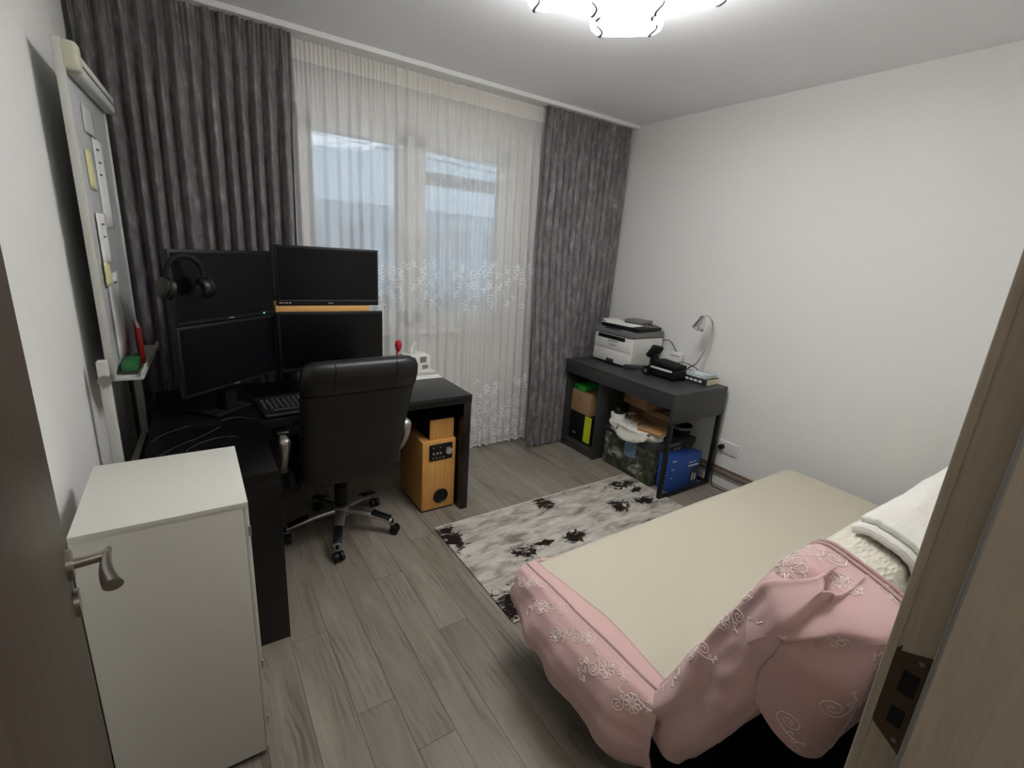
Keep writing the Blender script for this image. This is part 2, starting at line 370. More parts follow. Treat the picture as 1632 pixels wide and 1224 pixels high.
# ---- door leaf (opened inwards) and frame
HA = math.radians(8.4)
dl = bpy.data.objects.new('door_1', None); COL.objects.link(dl); dl.location = (DX0-.0, .17, 0); dl.rotation_euler = (0, 0, PI/2+HA); struct(dl, 'dark brown wooden door leaf opened into the room')
# local x runs along the leaf from the hinge, local -y is the face towards the doorway
DW = .85
MB().rbox(0, 0, .01, DW, .04, 2.03, .003).build('leaf', 'door_wood', dl)
MB().box(DW-.0005, .003, .012, DW+.001, .037, 2.028).build('edge_strip', 'frame_wood', dl, smooth=False)
MB().rbox(DW-.004, .008, .86, DW+.002, .032, 1.10, .001).build('latch_plate', 'nickel', dl)
def handle(sgn, y):
    hx, hz = DW-.055, 1.015
    h = MB().cyl((hx, y, hz), (hx, y+sgn*.008, hz), .026, n=24).cyl((hx, y, hz), (hx, y+sgn*.056, hz), .0095, n=14).cyl((hx, y, hz-.075), (hx, y+sgn*.007, hz-.075), .024, n=24)
    o = h.build('door_handle', 'nickel', dl)
    ls = []
    for k in range(9):
        t = k/8; xx = hx+.014-t*.112; wz = .0075+.003*t; wy = .0055+.0085*t; yy = y+sgn*(.054-.006*math.sin(t*PI)); zz = hz-.001*t
        ls.append([(xx, yy+wy*math.cos(q), zz+wz*math.sin(q)) for q in [2*PI*i/14 for i in range(14)]])
    MB().loft(ls).build('lever', 'nickel', o)
handle(-1, 0.0); handle(1, .04)
jm = bpy.data.objects.new('trim_2', None); COL.objects.link(jm); struct(jm, 'grey brown wooden door frame with brass strike plate')
MB().box(DX1, -.08, 0, DX1+.06, .093, DZ+.06).build('jamb', 'frame_wood', jm, smooth=False)
MB().box(DX1+.04, .09, 0, DX1+.1, .146, DZ+.08).build('rebate', 'frame_wood', jm, smooth=False)
MB().rbox(DX1+.037, .143, 0, DX1+.11, .156, DZ+.09, .003).build('architrave', 'frame_wood', jm)
MB().rbox(DX1+.0, -.095, 0, DX1+.09, -.07, DZ+.08, .004).build('architrave', 'frame_wood', jm)
MB().tube([(DX1+.003, .094, .001), (DX1+.003, .094, DZ)], .004, 8).build('seal', 'silver_grey', jm)
MB().box(DX0-.06, -.08, 0, DX0-.0, .146, DZ+.06).build('jamb', 'frame_wood', jm, smooth=False)
MB().box(DX0-.06, -.08, DZ, DX1+.1, .146, DZ+.06).build('head', 'frame_wood', jm, smooth=False)
xs = DX1+.0385
sp = MB().add([(xs, y, z) for y, z in ((.1005, .86), (.142, .89), (.1445, .905), (.1445, 1.03), (.138, 1.04), (.138, 1.03), (.1005, 1.045))] + [(xs+.002, y, z) for y, z in ((.1005, .86), (.142, .89), (.1445, .905), (.1445, 1.03), (.138, 1.04), (.138, 1.03), (.1005, 1.045))],
  [tuple(range(7)), tuple(range(13, 6, -1))] + [(i, (i+1) % 7, 7+(i+1) % 7, 7+i) for i in range(7)]).build('strike_plate', 'brass_old', jm, smooth=False)
MB().box(xs-.0006, .108, .965, xs+.001, .128, 1.005).box(xs-.0006, .110, .905, xs+.001, .128, .938).build('latch_hole', 'metal_black', sp, smooth=False)
MB().cyl((xs-.001, .112, 1.028), (xs+.001, .112, 1.028), .004, n=10).cyl((xs-.001, .112, .882), (xs+.001, .112, .882), .004, n=10).build('screw', 'nickel', sp)

# ================================================================ CEILING LAMP
LC = (1.37, 1.44)
lp = thing('ceiling_lamp', 'glowing white ceiling lamp of overlapping rounded square shades with dark wavy strips', 'ceiling lamp', (LC[0], LC[1], ZC))
MB().rbox(-.13, -.13, -.03, .13, .13, 0, .01).build('mounting_plate', 'white_plastic', lp)
def squircle(h, z, p=5., n=48):
    return [(h*math.copysign(abs(math.cos(a))**(2/p), math.cos(a)), h*math.copysign(abs(math.sin(a))**(2/p), math.sin(a)), z) for a in [2*PI*i/n for i in range(n)]]
for k, (ax, ay, rz, hs, z0, z1) in enumerate([(.13, .135, -.79, .145, -.155, -.075), (-.15, .17, -.68, .145, -.14, -.065), (-.18, -.15, -.85, .145, -.155, -.075), (.14, -.17, -.72, .145, -.14, -.065), (-.02, -.01, -.79, .16, -.165, -.07)]):
    mt = Matrix.Translation((ax, ay, 0)) @ Matrix.Rotation(rz, 4, 'Z')
    lo = [[(mt @ Vector(p))[:] for p in squircle(hs-d, z)] for d, z in ((.05, z1), (.015, z1), (.003, z1-.008), (0, (z0+z1)/2), (.003, z0+.012), (.014, z0+.002), (.05, z0))]
    sh = MB().loft(lo).build('lamp_shade', 'lamp_glow', lp)
    MB().cyl((ax*.7, ay*.7, z1-.004), (ax*.5, ay*.5, 0), .012, n=12).build('shade_stem', 'white_plastic', lp)
    for sx in (-.72, .74):
        for lo_, hi_ in ((-.86, -.2), (.1, .9)):
            pts = []
            for i in range(11):
                t = i/10; q = lo_+(hi_-lo_)*t; pp = Vector((sx*hs+.012*math.sin(t*4.5+k*1.7+sx), q*hs, z0-.003+.012*max(0, abs(q)-.78)/.12))
                pts.append((mt @ pp)[:])
            MB().tube(pts, [.0035+.003*i/10 for i in range(11)], 8).build('wavy_strip', 'strip_grey', sh)

hl = thing('hall_fill_lamp', 'added fill lamp, a white dome on the hall ceiling out of view', 'ceiling lamp', (.35, -.75, ZC))  # added behind the camera to brighten the cabinet front and door frame
MB().lathe([(0, 0), (.17, 0), (.17, -.025), (.15, -.03), (0, -.03)], (0, 0, 0), 32).build('base', 'white_plastic', hl)
MB().lathe([(.148, -.028), (.14, -.06), (.09, -.09), (0, -.10)], (0, 0, 0), 32).build('dome', 'hall_fill_glow', hl)

# ================================================================ CURTAINS
def curtain_fn(x0t, x1t, x0b, x1b, yc, folds, amp, seed, zb=.015, zt=2.578, bulge=None):
    ph = [rnd.uniform(-.5, .5) for _ in range(8)]
    def fn(s, zz):
        t = (zt-zz)/(zt-zb)
        xa = x0t+(x0b-x0t)*t; xb = x1t+(x1b-x1t)*t
        ww = s + .012*noise.noise(Vector((s*9+seed, t*1.2, seed)))
        th = 2*PI*folds*ww + 1.3*noise.noise(Vector((s*folds*.45, seed, t*.6)))
        big = math.sin(th) + .28*math.sin(2*th+1.1+seed)
        A = amp*(.35+.65*sstep(0, .22, t))*(.75+.5*noise.noise(Vector((s*folds*.7, seed+5, t*.5))))
        fine = .006*math.sin(2*PI*folds*3.1*s+seed)*(1-sstep(.02, .16, t))
        yy = yc + A*big + fine
        if bulge: yy -= bulge(s, t)
        return (xa+(xb-xa)*s + .25*A*math.cos(th)*sstep(0, .2, t), yy, zz)
    return fn
def curtain(name, label, fn, mt_, nu, nz, zt, zb, parent=None):
    o = MB().grid(nu, nz, lambda u, v: fn(u, zt+(zb-zt)*v)).build(name, mt_, parent, ang=180)
    return o
f1 = curtain_fn(XL+.02, .555, XL+.02, .525, 3.035, 13.5, .043, 1.)
c1 = thing('blackout_curtain', 'dark grey shimmering curtain hanging behind the monitors', 'curtain', group='pair of dark grey curtains')
curtain('drape_panel', '', f1, 'drape', 330, 60, 2.578, .015, c1)
f2 = curtain_fn(2.225, XR-.045, 2.185, XR-.07, 3.032, 14, .030, 4.2, bulge=lambda s, t: .12*sstep(.3, .9, t)*(1-sstep(.44, .56, s)))
c2 = thing('blackout_curtain', 'dark grey shimmering curtain hanging beside the printer desk', 'curtain', group='pair of dark grey curtains')
curtain('drape_panel', '', f2, 'drape', 330, 60, 2.578, .015, c2)
for c, f in ((c1, f1), (c2, f2)): curtain('heading_tape', '', lambda s, z, f=f: (lambda p: (p[0], p[1]-.003, p[2]))(f(s, z)), 'drape', 330, 6, 2.579, 2.50, c)
f3 = curtain_fn(.535, 2.285, .535, 2.34, 3.103, 24.5, .017, 7.7, zb=.02)
sh = thing('sheer_curtain', 'white sheer curtain with embroidered twig bands over the window', 'curtain')
curtain('sheer_panel', '', f3, 'sheer', 520, 50, 2.575, .02, sh)
curtain('heading_tape', '', lambda s, z: (lambda p: (p[0], p[1]-.004, p[2]))(f3(s, z)), 'sheer_band', 520, 4, 2.577, 2.475, sh)
eb = MB(); er = random.Random(5)
def stroke(pts, wd):
    vs = []; 
    for i, (s, z) in enumerate(pts):
        a = pts[max(i-1, 0)]; b = pts[min(i+1, len(pts)-1)]; dx, dz = (b[0]-a[0])*1.7, b[1]-a[1]; l = math.hypot(dx, dz) or 1
        nx, nz = -dz/l*wd/1.7, dx/l*wd
        for sg in (1, -1):
            p = f3(min(.999, max(.001, s+sg*nx)), z+sg*nz); vs.append((p[0], p[1]-.0035, p[2]))
    eb.add(vs, [(2*i, 2*i+1, 2*i+3, 2*i+2) for i in range(len(pts)-1)])
def sprig(s, z, sc):
    a0 = er.uniform(.9, 2.2); pts = []; ss, zz, a = s, z, a0; cv = er.uniform(-.35, .35)
    for i in range(6):
        pts.append((ss, zz)); ss += math.cos(a)*sc*.2/1.7; zz += math.sin(a)*sc*.2; a += cv*.5
    stroke(pts, .0022)
    for k in (1, 2, 3, 4):
        sd = 1 if (k+int(s*100)) % 2 else -1; aa = a0+cv*.5*k+sd*.8; q = pts[k]; tw = []
        for i in range(4): tw.append((q[0]+math.cos(aa)*sc*.12*i/1.7, q[1]+math.sin(aa)*sc*.12*i)); aa += sd*.12
        stroke(tw, .0024)
for i in range(300): sprig(er.uniform(.01, .99), .03+.50*er.random()**1.35, .075)
for i in range(170): sprig(er.uniform(.01, .99), er.uniform(1.10, 1.44), .065)
hem = [(i/400, .022+.008*math.sin(i*.9)) for i in range(401)]; stroke(hem, .005)
eo = eb.build('twig_embroidery', 'thread', sh, ang=180); eo['kind'] = 'stuff'

# ================================================================ WHITEBOARD FLIPCHART
FR = math.radians(-2.5)
fc = thing('flipchart_board', 'white flipchart board on a stand leaning by the left wall', 'flipchart', (-.268, 2.20, 0), FR)
# local y along the board 0..0.655
FL = .655
MB().rbox(-.012, 0, 1.03, .004, FL, 2.09, .002).build('board', 'board_white', fc)
for q in ((-.012, .004, 1.01, 2.105), (FL-.004, FL+.012, 1.01, 2.105)): MB().rbox(-.014, q[0], q[2], .010, q[1], q[3], .002).build('frame_side', 'board_frame', fc)
MB().rbox(-.014, -.010, 2.09, .010, FL+.01, 2.107, .002).build('frame_top', 'board_frame', fc)
MB().rbox(.0, .03, 2.015, .042, FL+.02, 2.088, .014, 3).build('paper_clamp', 'board_frame', fc)
MB().rbox(.044-.002, .04, 2.047, .0445, FL+.01, 2.052, .0008).build('clamp_groove', 'ink', fc)
MB().rbox(-.004, -.012, 2.02, .046, .05, 2.105, .012, 3).build('clamp_knob', 'grip_beige', fc)
MB().box(0, .01, 1.005, .085, FL-.02, 1.013).box(.08, .01, 1.005, .086, FL-.02, 1.033).box(-.012, .01, 1.005, 0, FL-.02, 1.033).build('pen_tray', 'board_frame', fc, smooth=False)
for q in (-.075, FL-.05): MB().rbox(-.03, q, .0, .0, q+.035, 1.10, .004).build('leg', 'board_frame', fc)
MB().rbox(-.03, -.06, .55, -.004, FL-.04, .585, .003).build('cross_bar', 'board_frame', fc)
MB().cyl((-.012, -.085, 1.03), (-.012, -.03, 1.03), .02, n=14).build('clamp_screw', 'silver_grey', fc)
def note(name, label, y0, y1, z0, z1, mt_, off=.0, ink=None, cat='paper'):
    t = thing(name, label, cat, (-.264+off, 2.20, 0), FR)
    MB().grid(5, 7, lambda u, v: (.0025+.006*math.sin(u*PI)*v, y0+(y1-y0)*u, z1+(z0-z1)*v)).build('sheet', mt_, t, thick=.0006)
    for i in range(ink or 0):
        z = z1-.04-i*.045; yq = y0+(y1-y0)*rnd.uniform(.15, .6); MB().box(.0035+.006*((z1-z)/(z1-z0)), yq, z, .0095, yq+.03, z+.005).build('writing', 'ink', t, smooth=False)
note('paper_sheet', 'white printed sheet near the top of the flipchart board', .27, .47, 1.55, 1.87, 'paper', ink=3)
note('paper_sheet', 'small white sheet below the cream note on the flipchart', .10, .28, 1.42, 1.60, 'paper', .003, ink=2)
note('sticky_note', 'cream sticky note beside the printed sheet on flipchart', .11, .22, 1.68, 1.81, 'note_yellow')
note('sticky_note', 'yellow sticky note low on the flipchart board', .08, .20, 1.345, 1.43, 'note_yellow', .006)
note('paper_sheet', 'tall white sheet hanging above the flipchart pen tray', .13, .36, 1.06, 1.38, 'paper', .001, ink=1)
note('paper_sheet', 'small grey paper under the flipchart clamp', .17, .36, 1.87, 1.96, 'board_frame')
rb = thing('red_notebook', 'red notebook standing in the flipchart pen tray', 'notebook', (-.205, 2.55, 1.013), .12)
MB().rbox(-.008, -.11, 0, .008, .11, .15, .002).build('cover', 'red', rb); MB().box(-.005, -.107, .003, .005, .1105, .1505).build('pages', 'paper', rb, smooth=False)
gd = thing('board_eraser', 'dark green board eraser lying in the pen tray', 'eraser', (-.222, 2.33, 1.0135), FR)
MB().rbox(-.024, -.07, .012, .024, .07, .045, .006).build('grip', 'green_dark', gd); MB().box(-.022, -.068, 0, .022, .068, .013).build('felt', 'dark_grey', gd, smooth=False)

# ================================================================ WORK DESK
dk = thing('corner_desk', 'large black brown corner desk with panel legs', 'desk', (0, 0, 0))
DZT = .745
MB().rbox(-.20, 2.31, DZT-.05, 1.315, 2.945, DZT, .002).build('tabletop', 'desk_black', dk)
MB().rbox(-.20, 1.756, DZT-.05, .205, 2.312, DZT, .002).build('return_top', 'desk_black', dk)
MB().rbox(1.265, 2.312, 0, 1.313, 2.943, DZT-.049, .002).build('side_panel', 'desk_black', dk)
MB().rbox(-.20, 1.757, 0, .205, 1.805, DZT-.049, .002).build('side_panel', 'desk_black', dk)
MB().rbox(-.15, 2.88, .35, 1.27, 2.90, DZT-.049, .002).build('back_panel', 'desk_black', dk)
MB().rbox(-.20, 1.80, .10, -.18, 2.94, DZT-.049, .002).build('back_panel', 'desk_black', dk)

# ---- monitors
def monitor(label, loc, rz, w_, h_, zb, group, logo=True, chin=.022, depth=.045, base=(.04, .2)):
    t = thing('monitor', label, 'monitor', (loc[0], loc[1], DZT), rz, group)
    z0 = zb-DZT; z1 = z0+h_
    hs = MB().rbox(-w_/2, -.004, z0, w_/2, .018, z1, .004).rbox(-w_/2+.06, .015, z0+.04, w_/2-.06, depth, z1-.04, .012, 3).build('housing', 'plastic_black', t)
    MB().box(-w_/2+.012, -.0055, z0+chin, w_/2-.012, -.003, z1-.012).build('screen', 'screen', t, smooth=False)
    MB().rbox(-w_/2+.004, -.007, z0+.002, w_/2-.004, -.003, z0+chin-.002, .001).build('bezel', 'plastic_matte', t)
    MB().rbox(-.03, depth-.01, .012, .03, depth+.02, z0+h_*.5, .005).build('stand_column', 'plastic_matte', t)
    MB().rbox(-.10, base[0], 0, .10, base[1], .014, .005).build('stand_base', 'plastic_matte', t)
    if logo:
        MB().box(-.014, -.0076, z0+chin*.35, .014, -.0068, z0+chin*.65).build('logo', 'silver_grey', t, smooth=False)
    return t
G = 'four monitors on the corner desk'
monitor('lower black monitor facing the chair, under the oak shelf', (.612, 2.60), 0, .535, .312, .885, G)
RUZ = 1.226
t = thing('monitor', 'upper black monitor standing on the oak shelf', 'monitor', (.61, 2.63, RUZ), 0, G)
MB().rbox(-.257, -.004, 0, .257, .018, .296, .004).rbox(-.2, .015, .04, .2, .05, .26, .012, 3).build('housing', 'plastic_black', t)
MB().box(-.246, -.0055, .03, .246, -.003, .285).build('screen', 'screen', t, smooth=False)
MB().rbox(-.254, -.0075, .001, .254, -.003, .027, .001).build('bezel', 'plastic_matte', t)
MB().box(-.25, -.0078, .0265, .25, -.0066, .0278).build('bezel_line', 'silver_grey', t, smooth=False)
MB().box(-.012, -.0085, .010, .012, -.007, .0155).build('logo', 'silver_grey', t, smooth=False)
lg = MB()
for i, ww in enumerate((.009, .006, .008, .006, .009)): lg.box(-.246+i*.011, -.0085, .011, -.246+i*.011+ww, -.007, .018)
lg.build('badge', 'silver', t, smooth=False)
A = math.radians(40.8)
monitor('lower black monitor angled towards the keyboard', (.136, 2.462), A, .53, .30, .885, G, chin=.016, base=(.02, .072))
ul = monitor('upper black monitor with headphones hung on its corner', (.136, 2.462), A, .53, .30, 1.188, G, chin=.018, depth=.085, base=(.076, .22))
MB().box(.19, -.009, .450, .196, -.006, .456).build('power_light', mat('led', (150, 230, 240), .4), ul, smooth=False); B(M['led']).inputs['Emission Color'].default_value = (.3, .9, 1, 1); B(M['led']).inputs['Emission Strength'].default_value = .8
sf = thing('monitor_shelf', 'oak board shelf raised behind the lower monitor', 'shelf', (.58, 2.66, DZT))
MB().rbox(-.235, -.035, .443, .235, .17, .481, .002).build('board', 'oak', sf)
for sx in (-.20, .17): MB().rbox(sx, .07, 0, sx+.03, .15, .444, .002).build('support', 'plastic_matte', sf)
# headphones on the upper left monitor corner
hp = thing('headphones', 'black over ear headphones hanging on the upper monitor corner', 'headphones', (-.012, 2.262, 1.395), math.radians(28))
arc = [(.068*math.cos(a), .0, .072*math.sin(a)) for a in [PI*(-.12+1.24*i/20) for i in range(21)]]
MB().tube(arc, [.007+.004*math.sin(PI*i/20) for i in range(21)], 10).build('headband', 'plastic_matte', hp)
for sx in (-1, 1):
    mt_ = Matrix.Rotation(sx*PI/2*.86, 3, 'Y')
    c_ = MB().lathe([(0, .0), (.030, .002), (.040, .012), (.041, .024), (.034, .032), (0, .034)], (sx*.064, 0, -.052), 22, mt_).build('ear_cup', 'plastic_black', hp)
    MB().lathe([(.018, -.001), (.030, -.013), (.040, -.008), (.041, .008), (.036, .012)], (sx*.064, 0, -.052), 22, mt_).build('ear_pad', 'leather', c_)
# keyboard
kb = thing('keyboard', 'black ergonomic keyboard with raised palm rest on the desk', 'keyboard', (.465, 2.52, DZT), math.radians(4))
MB().rbox(-.25, -.15, 0, .25, .10, .022, .006).build('case', 'plastic_matte', kb)
MB().rbox(-.25, -.19, 0, .25, -.145, .020, .008, 3).build('palm_rest', 'leather', kb)
MB().box(-.20, -.137, .0215, .22, -.131, .0235).build('front_strip', 'silver_grey', kb, smooth=False)
ks = MB()
for r in range(6):
    for k in range(20): ks.rbox(-.24+k*.0242, -.122+r*.024, .02, -.24+k*.0242+.02, -.122+r*.024+.0195, .031+r*.001, .003, 1)
ko = ks.build('keys', 'key_black', kb); ko['kind'] = 'stuff'
# loose cables
for k, pts in enumerate([[(-.17, 2.02, .752), (-.10, 2.12, .75), (-.02, 2.19, .75), (.05, 2.28, .75)], [(-.12, 1.80, .75), (-.10, 1.95, .75), (-.06, 2.08, .75), (.03, 2.15, .75), (.10, 2.14, .75)], [(-.19, 2.2, .75), (-.14, 2.28, .75), (-.06, 2.34, .75)], [(.18, 2.33, .75), (.12, 2.38, .75), (.06, 2.36, .75)]]):
    tag(MB().tube(smoothpath(pts), .0022, 6).build('cable', 'dark_grey'), ('grey cable snaking from the flipchart leg towards the angled monitor', 'long grey cable winding over the desk end behind the white cabinet', 'short grey cable by the flipchart pen tray on the desk', 'short cable lying beside the keyboard corner')[k], 'cable', 'loose cables on the desk')

# items at the right end of the desk
lt = thing('letter_tray', 'flat white letter tray at the desk end by the sheer curtain', 'tray', (1.195, 2.80, DZT))
MB().rbox(-.13, -.10, 0, .112, .12, .006, .002).box(-.13, .112, 0, .112, .12, .03).build('tray', 'white_plastic', lt)
for k, (dx, dz, ro, nm, lb) in enumerate([(0, .006, .05, 'paper_stack', 'loose white paper stack in the letter tray'), (-.01, .030, -.08, 'magazine', 'magazine lying on the paper stack under the tissue box')]):
    t = thing(nm, lb, 'paper' if k == 0 else 'magazine', (1.185+dx, 2.81, DZT+dz), ro)
    if k == 0: MB().rbox(-.105, -.085, 0, .105, .10, .012, .001).build('sheets', 'paper', t); MB().rbox(-.10, -.08, .012, .10, .095, .024, .001).build('folder', 'board_frame', t)
    else: MB().rbox(-.10, -.08, 0, .10, .09, .012, .001).build('cover', 'board_frame', t); MB().box(-.099, -.0795, .002, .101, .09, .010).build('pages', 'paper', t, smooth=False)
tb = thing('tissue_box', 'patterned white tissue box with a tissue pulled out', 'tissue box', (1.168, 2.83, DZT+.042), .15)
tb.scale = (1.2, 1.1, 1.15)
MB().rbox(-.062, -.06, 0, .062, .06, .085, .004).build('box', 'white_plastic', tb)
pt = MB()
for (a, b, c, d) in ((-.05, .02, -.02, .06), (.0, .045, .04, .078), (-.055, .06, -.03, .08), (.015, .008, .05, .03)): pt.box(a, -.0608, b, c, -.0598, d)
pt.box(.0598, -.04, .03, .0608, .03, .07).build('print', 'silver_grey', tb, smooth=False)
MB().grid(9, 9, lambda u, v: ((u-.5)*.05*(1-.6*v)+.012*v*math.sin(u*5), .018*math.sin(u*7+v*2)*(1-v*.5), .083+.075*v*(1-.5*abs(u-.4)))).build('tissue', 'paper', tb, thick=.001)
pc = thing('pen_cup', 'round grey cup behind the chair back on the desk', 'cup', (1.03, 2.80, DZT))
MB().lathe([(0, 0), (.038, 0), (.042, .12), (.038, .12), (.034, .006), (0, .006)], (0, 0, 0), 24).build('cup', 'silver_grey', pc)
rs = thing('red_spoon', 'red rounded spoon handle standing in the grey cup', 'spoon', (1.03, 2.80, DZT+.006))
MB().tube(smoothpath([(-.01, 0, 0), (.005, 0, .10), (.012, 0, .17)]), .007, 8).build('handle', 'red_pink', rs)
MB().lathe([(0, -.04), (.012, -.034), (.021, -.01), (.022, .012), (.014, .032), (0, .038)], (.017, 0, .20), 16).build('bowl', 'red_pink', rs)

# ================================================================ SPEAKERS
sw = thing('subwoofer', 'oak veneer subwoofer with black control panel on the floor', 'speaker', (1.035, 2.372, 0))
MB().rbox(0, 0, .012, .215, .36, .462, .004).build('cabinet', 'oak_sub', sw)
MB().box(.008, .008, 0, .208, .35, .013).build('base', 'plastic_black', sw, smooth=False)
cp = MB().rbox(.042, -.006, .335, .192, .004, .44, .006, 3).build('control_panel', 'plastic_black', sw)
MB().cyl((.163, -.022, .392), (.163, -.004, .392), .021, .023, 24).build('volume_knob', 'silver', cp)
for k in range(3): MB().cyl((.066+.022*k, -.014, .385), (.066+.022*k, -.004, .385), .0065, n=12).build('knob', 'silver', cp)
for k in range(4): MB().cyl((.064+.022*k, -.011, .355), (.064+.022*k, -.004, .355), .004, n=10).build('button', 'silver', cp)
for k in range(2): MB().cyl((.066+.045*k, -.009, .418), (.066+.045*k, -.004, .418), .0035, n=10).build('button', 'silver', cp)
MB().lathe([(.045, 0), (.048, -.004), (.043, -.006), (.038, .0), (.036, .06), (0, .06)], (.122, -.001, .095), 28, Matrix.Rotation(-PI/2, 3, 'X')).cyl((.122, -.0015, .095), (.122, .002, .095), .040, n=28).build('bass_port', 'plastic_black', sw)
sp2 = thing('satellite_speaker', 'small speaker with oak front on top of the subwoofer', 'speaker', (1.085, 2.385, .462))
MB().rbox(0, .012, .0, .155, .20, .125, .003).build('cabinet', 'plastic_matte', sp2)
MB().rbox(0, 0, .0, .155, .014, .125, .003).build('front_panel', 'oak_sub', sp2)

# ================================================================ OFFICE CHAIR
ch = thing('office_chair', 'black leather high back office chair on silver five star base', 'chair', (.583, 2.435, 0), math.radians(2.5))
def rrect(hw, hd, cx, cy, z, p=3.2, n=40, tilt=0.):
    out = []
    for i in range(n):
        a = 2*PI*i/n; c, s = math.cos(a), math.sin(a)
        x_ = hw*math.copysign(abs(c)**(2/p), c); y_ = hd*math.copysign(abs(s)**(2/2.4), s)
        out.append((cx+x_, cy+y_, z+tilt*y_))
    return out
yb = lambda z: -.195 - .10*sstep(.4, .8, z) - .11*sstep(.7, 1.1, z)
def backloop(z, hw, hd): return rrect(hw, hd, 0, yb(z), z, 7, 48)
st = [(.395, .12, .012), (.400, .20, .026), (.415, .228, .034), (.47, .240, .04), (.60, .246, .042), (.75, .252, .043), (.88, .257, .044), (.915, .258, .044)]
MB().loft([backloop(*q) for q in st]).build('backrest', 'leather', ch, ang=60)
st = [(.912, .252, .038), (.922, .259, .047), (.95, .262, .055), (.99, .262, .058), (1.03, .258, .055), (1.055, .245, .045), (1.068, .22, .028), (1.072, .18, .012)]
hr = MB().loft([backloop(*q) for q in st]).build('headrest', 'leather', ch, ang=60)
sm = MB()
for sx in (-.13, .14):
    sm.tube([(sx, yb(z)-d-.0005, z) for z, d in ((.915, .044), (.95, .055), (.99, .058), (1.03, .055), (1.055, .045), (1.070, .02))], .0022, 6)
sm.build('seam', 'plastic_black', hr)
MB().loft([rrect(*q, p=5) for q in ((.22, .20, 0, .04, .405), (.255, .245, 0, .04, .42), (.265, .255, 0, .04, .45), (.262, .252, 0, .04, .485), (.24, .23, 0, .04, .505), (.16, .15, 0, .04, .512))]).build('seat', 'leather', ch, ang=60)
for sx in (-1, 1):
    path = smoothpath([(sx*.20, .02, .425), (sx*.265, -.02, .43), (sx*.295, -.10, .47), (sx*.30, -.175, .56), (sx*.30, -.195, .63), (sx*.298, -.165, .662), (sx*.295, 0, .655), (sx*.293, .14, .65)], 6)
    n_ = len(path); loops = []
    for i, p in enumerate(path):
        d = (path[min(i+1, n_-1)]-path[max(i-1, 0)]).normalized(); side = Vector((1, 0, 0)); side = (side-d*side.dot(d)).normalized(); b_ = d.cross(side)
        t_ = i/(n_-1); ww = .017+.009*math.exp(-((t_-.62)/.10)**2); hh = .010
        loops.append([(p+side*ww*math.cos(q)+b_*hh*math.sin(q))[:] for q in [2*PI*k/12 for k in range(12)]])
    ar = MB().loft(loops).build('arm', 'silver', ch, ang=60)
    MB().rbox(sx*.295-.032, -.15, .655, sx*.295+.032, .16, .688, .013, 3).build('arm_pad', 'leather', ar)
MB().rbox(-.10, -.09, .375, .10, .14, .41, .008).build('seat_mechanism', 'plastic_black', ch)
MB().cyl((0, 0, .14), (0, 0, .38), .024, n=18).cyl((0, 0, .10), (0, 0, .27), .034, n=18).build('gas_lift', 'plastic_black', ch)
bs = MB().lathe([(0, .09), (.045, .09), (.05, .105), (.046, .15), (.034, .155), (0, .155)], (0, 0, 0), 24).build('base_hub', 'silver_grey', ch)
for k in range(5):
    a = math.radians(-108.7-2.5+72*k); R3 = RZ(a)
    def tr_(p): return (R3 @ Vector(p))[:]
    loops = []
    for t_ in [i/8 for i in range(9)]:
        r_ = .03+.255*t_; zc = .125-.045*t_**1.5; hw = .027-.006*t_; hh = .020-.007*t_
        loops.append([tr_((r_, hw*math.cos(q), zc+hh*math.sin(q))) for q in [2*PI*i/12 for i in range(12)]])
    lg_ = MB().loft(loops).build('leg', 'silver', ch, ang=60)
    MB().obox(tr_((.225, 0, .108)), (.11, .046, .012), R3 @ Matrix.Rotation(.26, 3, 'Y'), .005).build('leg_pad', 'plastic_black', lg_)
    aa = rnd.uniform(0, 6.28); cs = MB()
    c0 = Vector(tr_((.285, 0, 0))); ax = Vector((math.cos(aa), math.sin(aa), 0)); per = Vector((-ax.y, ax.x, 0)); wc = c0+per*.015
    for sg in (-1, 1): cs.cyl((wc+ax*sg*.006+Vector((0, 0, .026)))[:], (wc+ax*sg*.024+Vector((0, 0, .026)))[:], .026, .024, 20)
    cs.cyl((c0+Vector((0, 0, .03)))[:], (c0+Vector((0, 0, .085)))[:], .009, n=10)
    co = cs.build('caster', 'plastic_black', ch)
    MB().cyl((c0+Vector((0, 0, .057)))[:], (c0+Vector((0, 0, .064)))[:], .016, n=16).build('caster_ring', 'silver', co)

# ================================================================ WHITE CABINET
cb = thing('white_cabinet', 'plain white low cabinet in front of the black desk', 'cabinet', (-.285, 1.297, 0))
CW, CD, CH = .357, .405, .885
MB().rbox(0, 0, .02, CW-.012, CD, CH-.017, .0012).build('body', 'white_laminate', cb)
MB().rbox(-.0003, -.0003, CH-.0175, CW, CD, CH, .0012).build('top_panel', 'white_laminate', cb)
MB().box(.01, .01, 0, CW-.03, CD-.02, .021).build('plinth', 'dark_grey', cb, smooth=False)
MB().rbox(CW-.011, .004, .024, CW, CD-.002, CH-.019, .0015).build('door', 'white_laminate', cb)
for z in (.12, .33, .78): MB().rbox(CW-.004, .001, z, CW+.002, .008, z+.03, .001).build('hinge', 'silver', cb)

# ================================================================ RUG
rg = tag(MB().rbox(0, 0, 0, 1.56, .815, .009, .003).build('rug', 'rug', loc=(RUG0[0], RUG0[1], 0)), 'distressed beige grey rug with dark brown patches on the floor', 'rug')
for q in (-.006, .811): MB().rbox(.0, q, .0, 1.56, q+.009, .0095, .002).build('bound_edge', 'paper_old', rg)

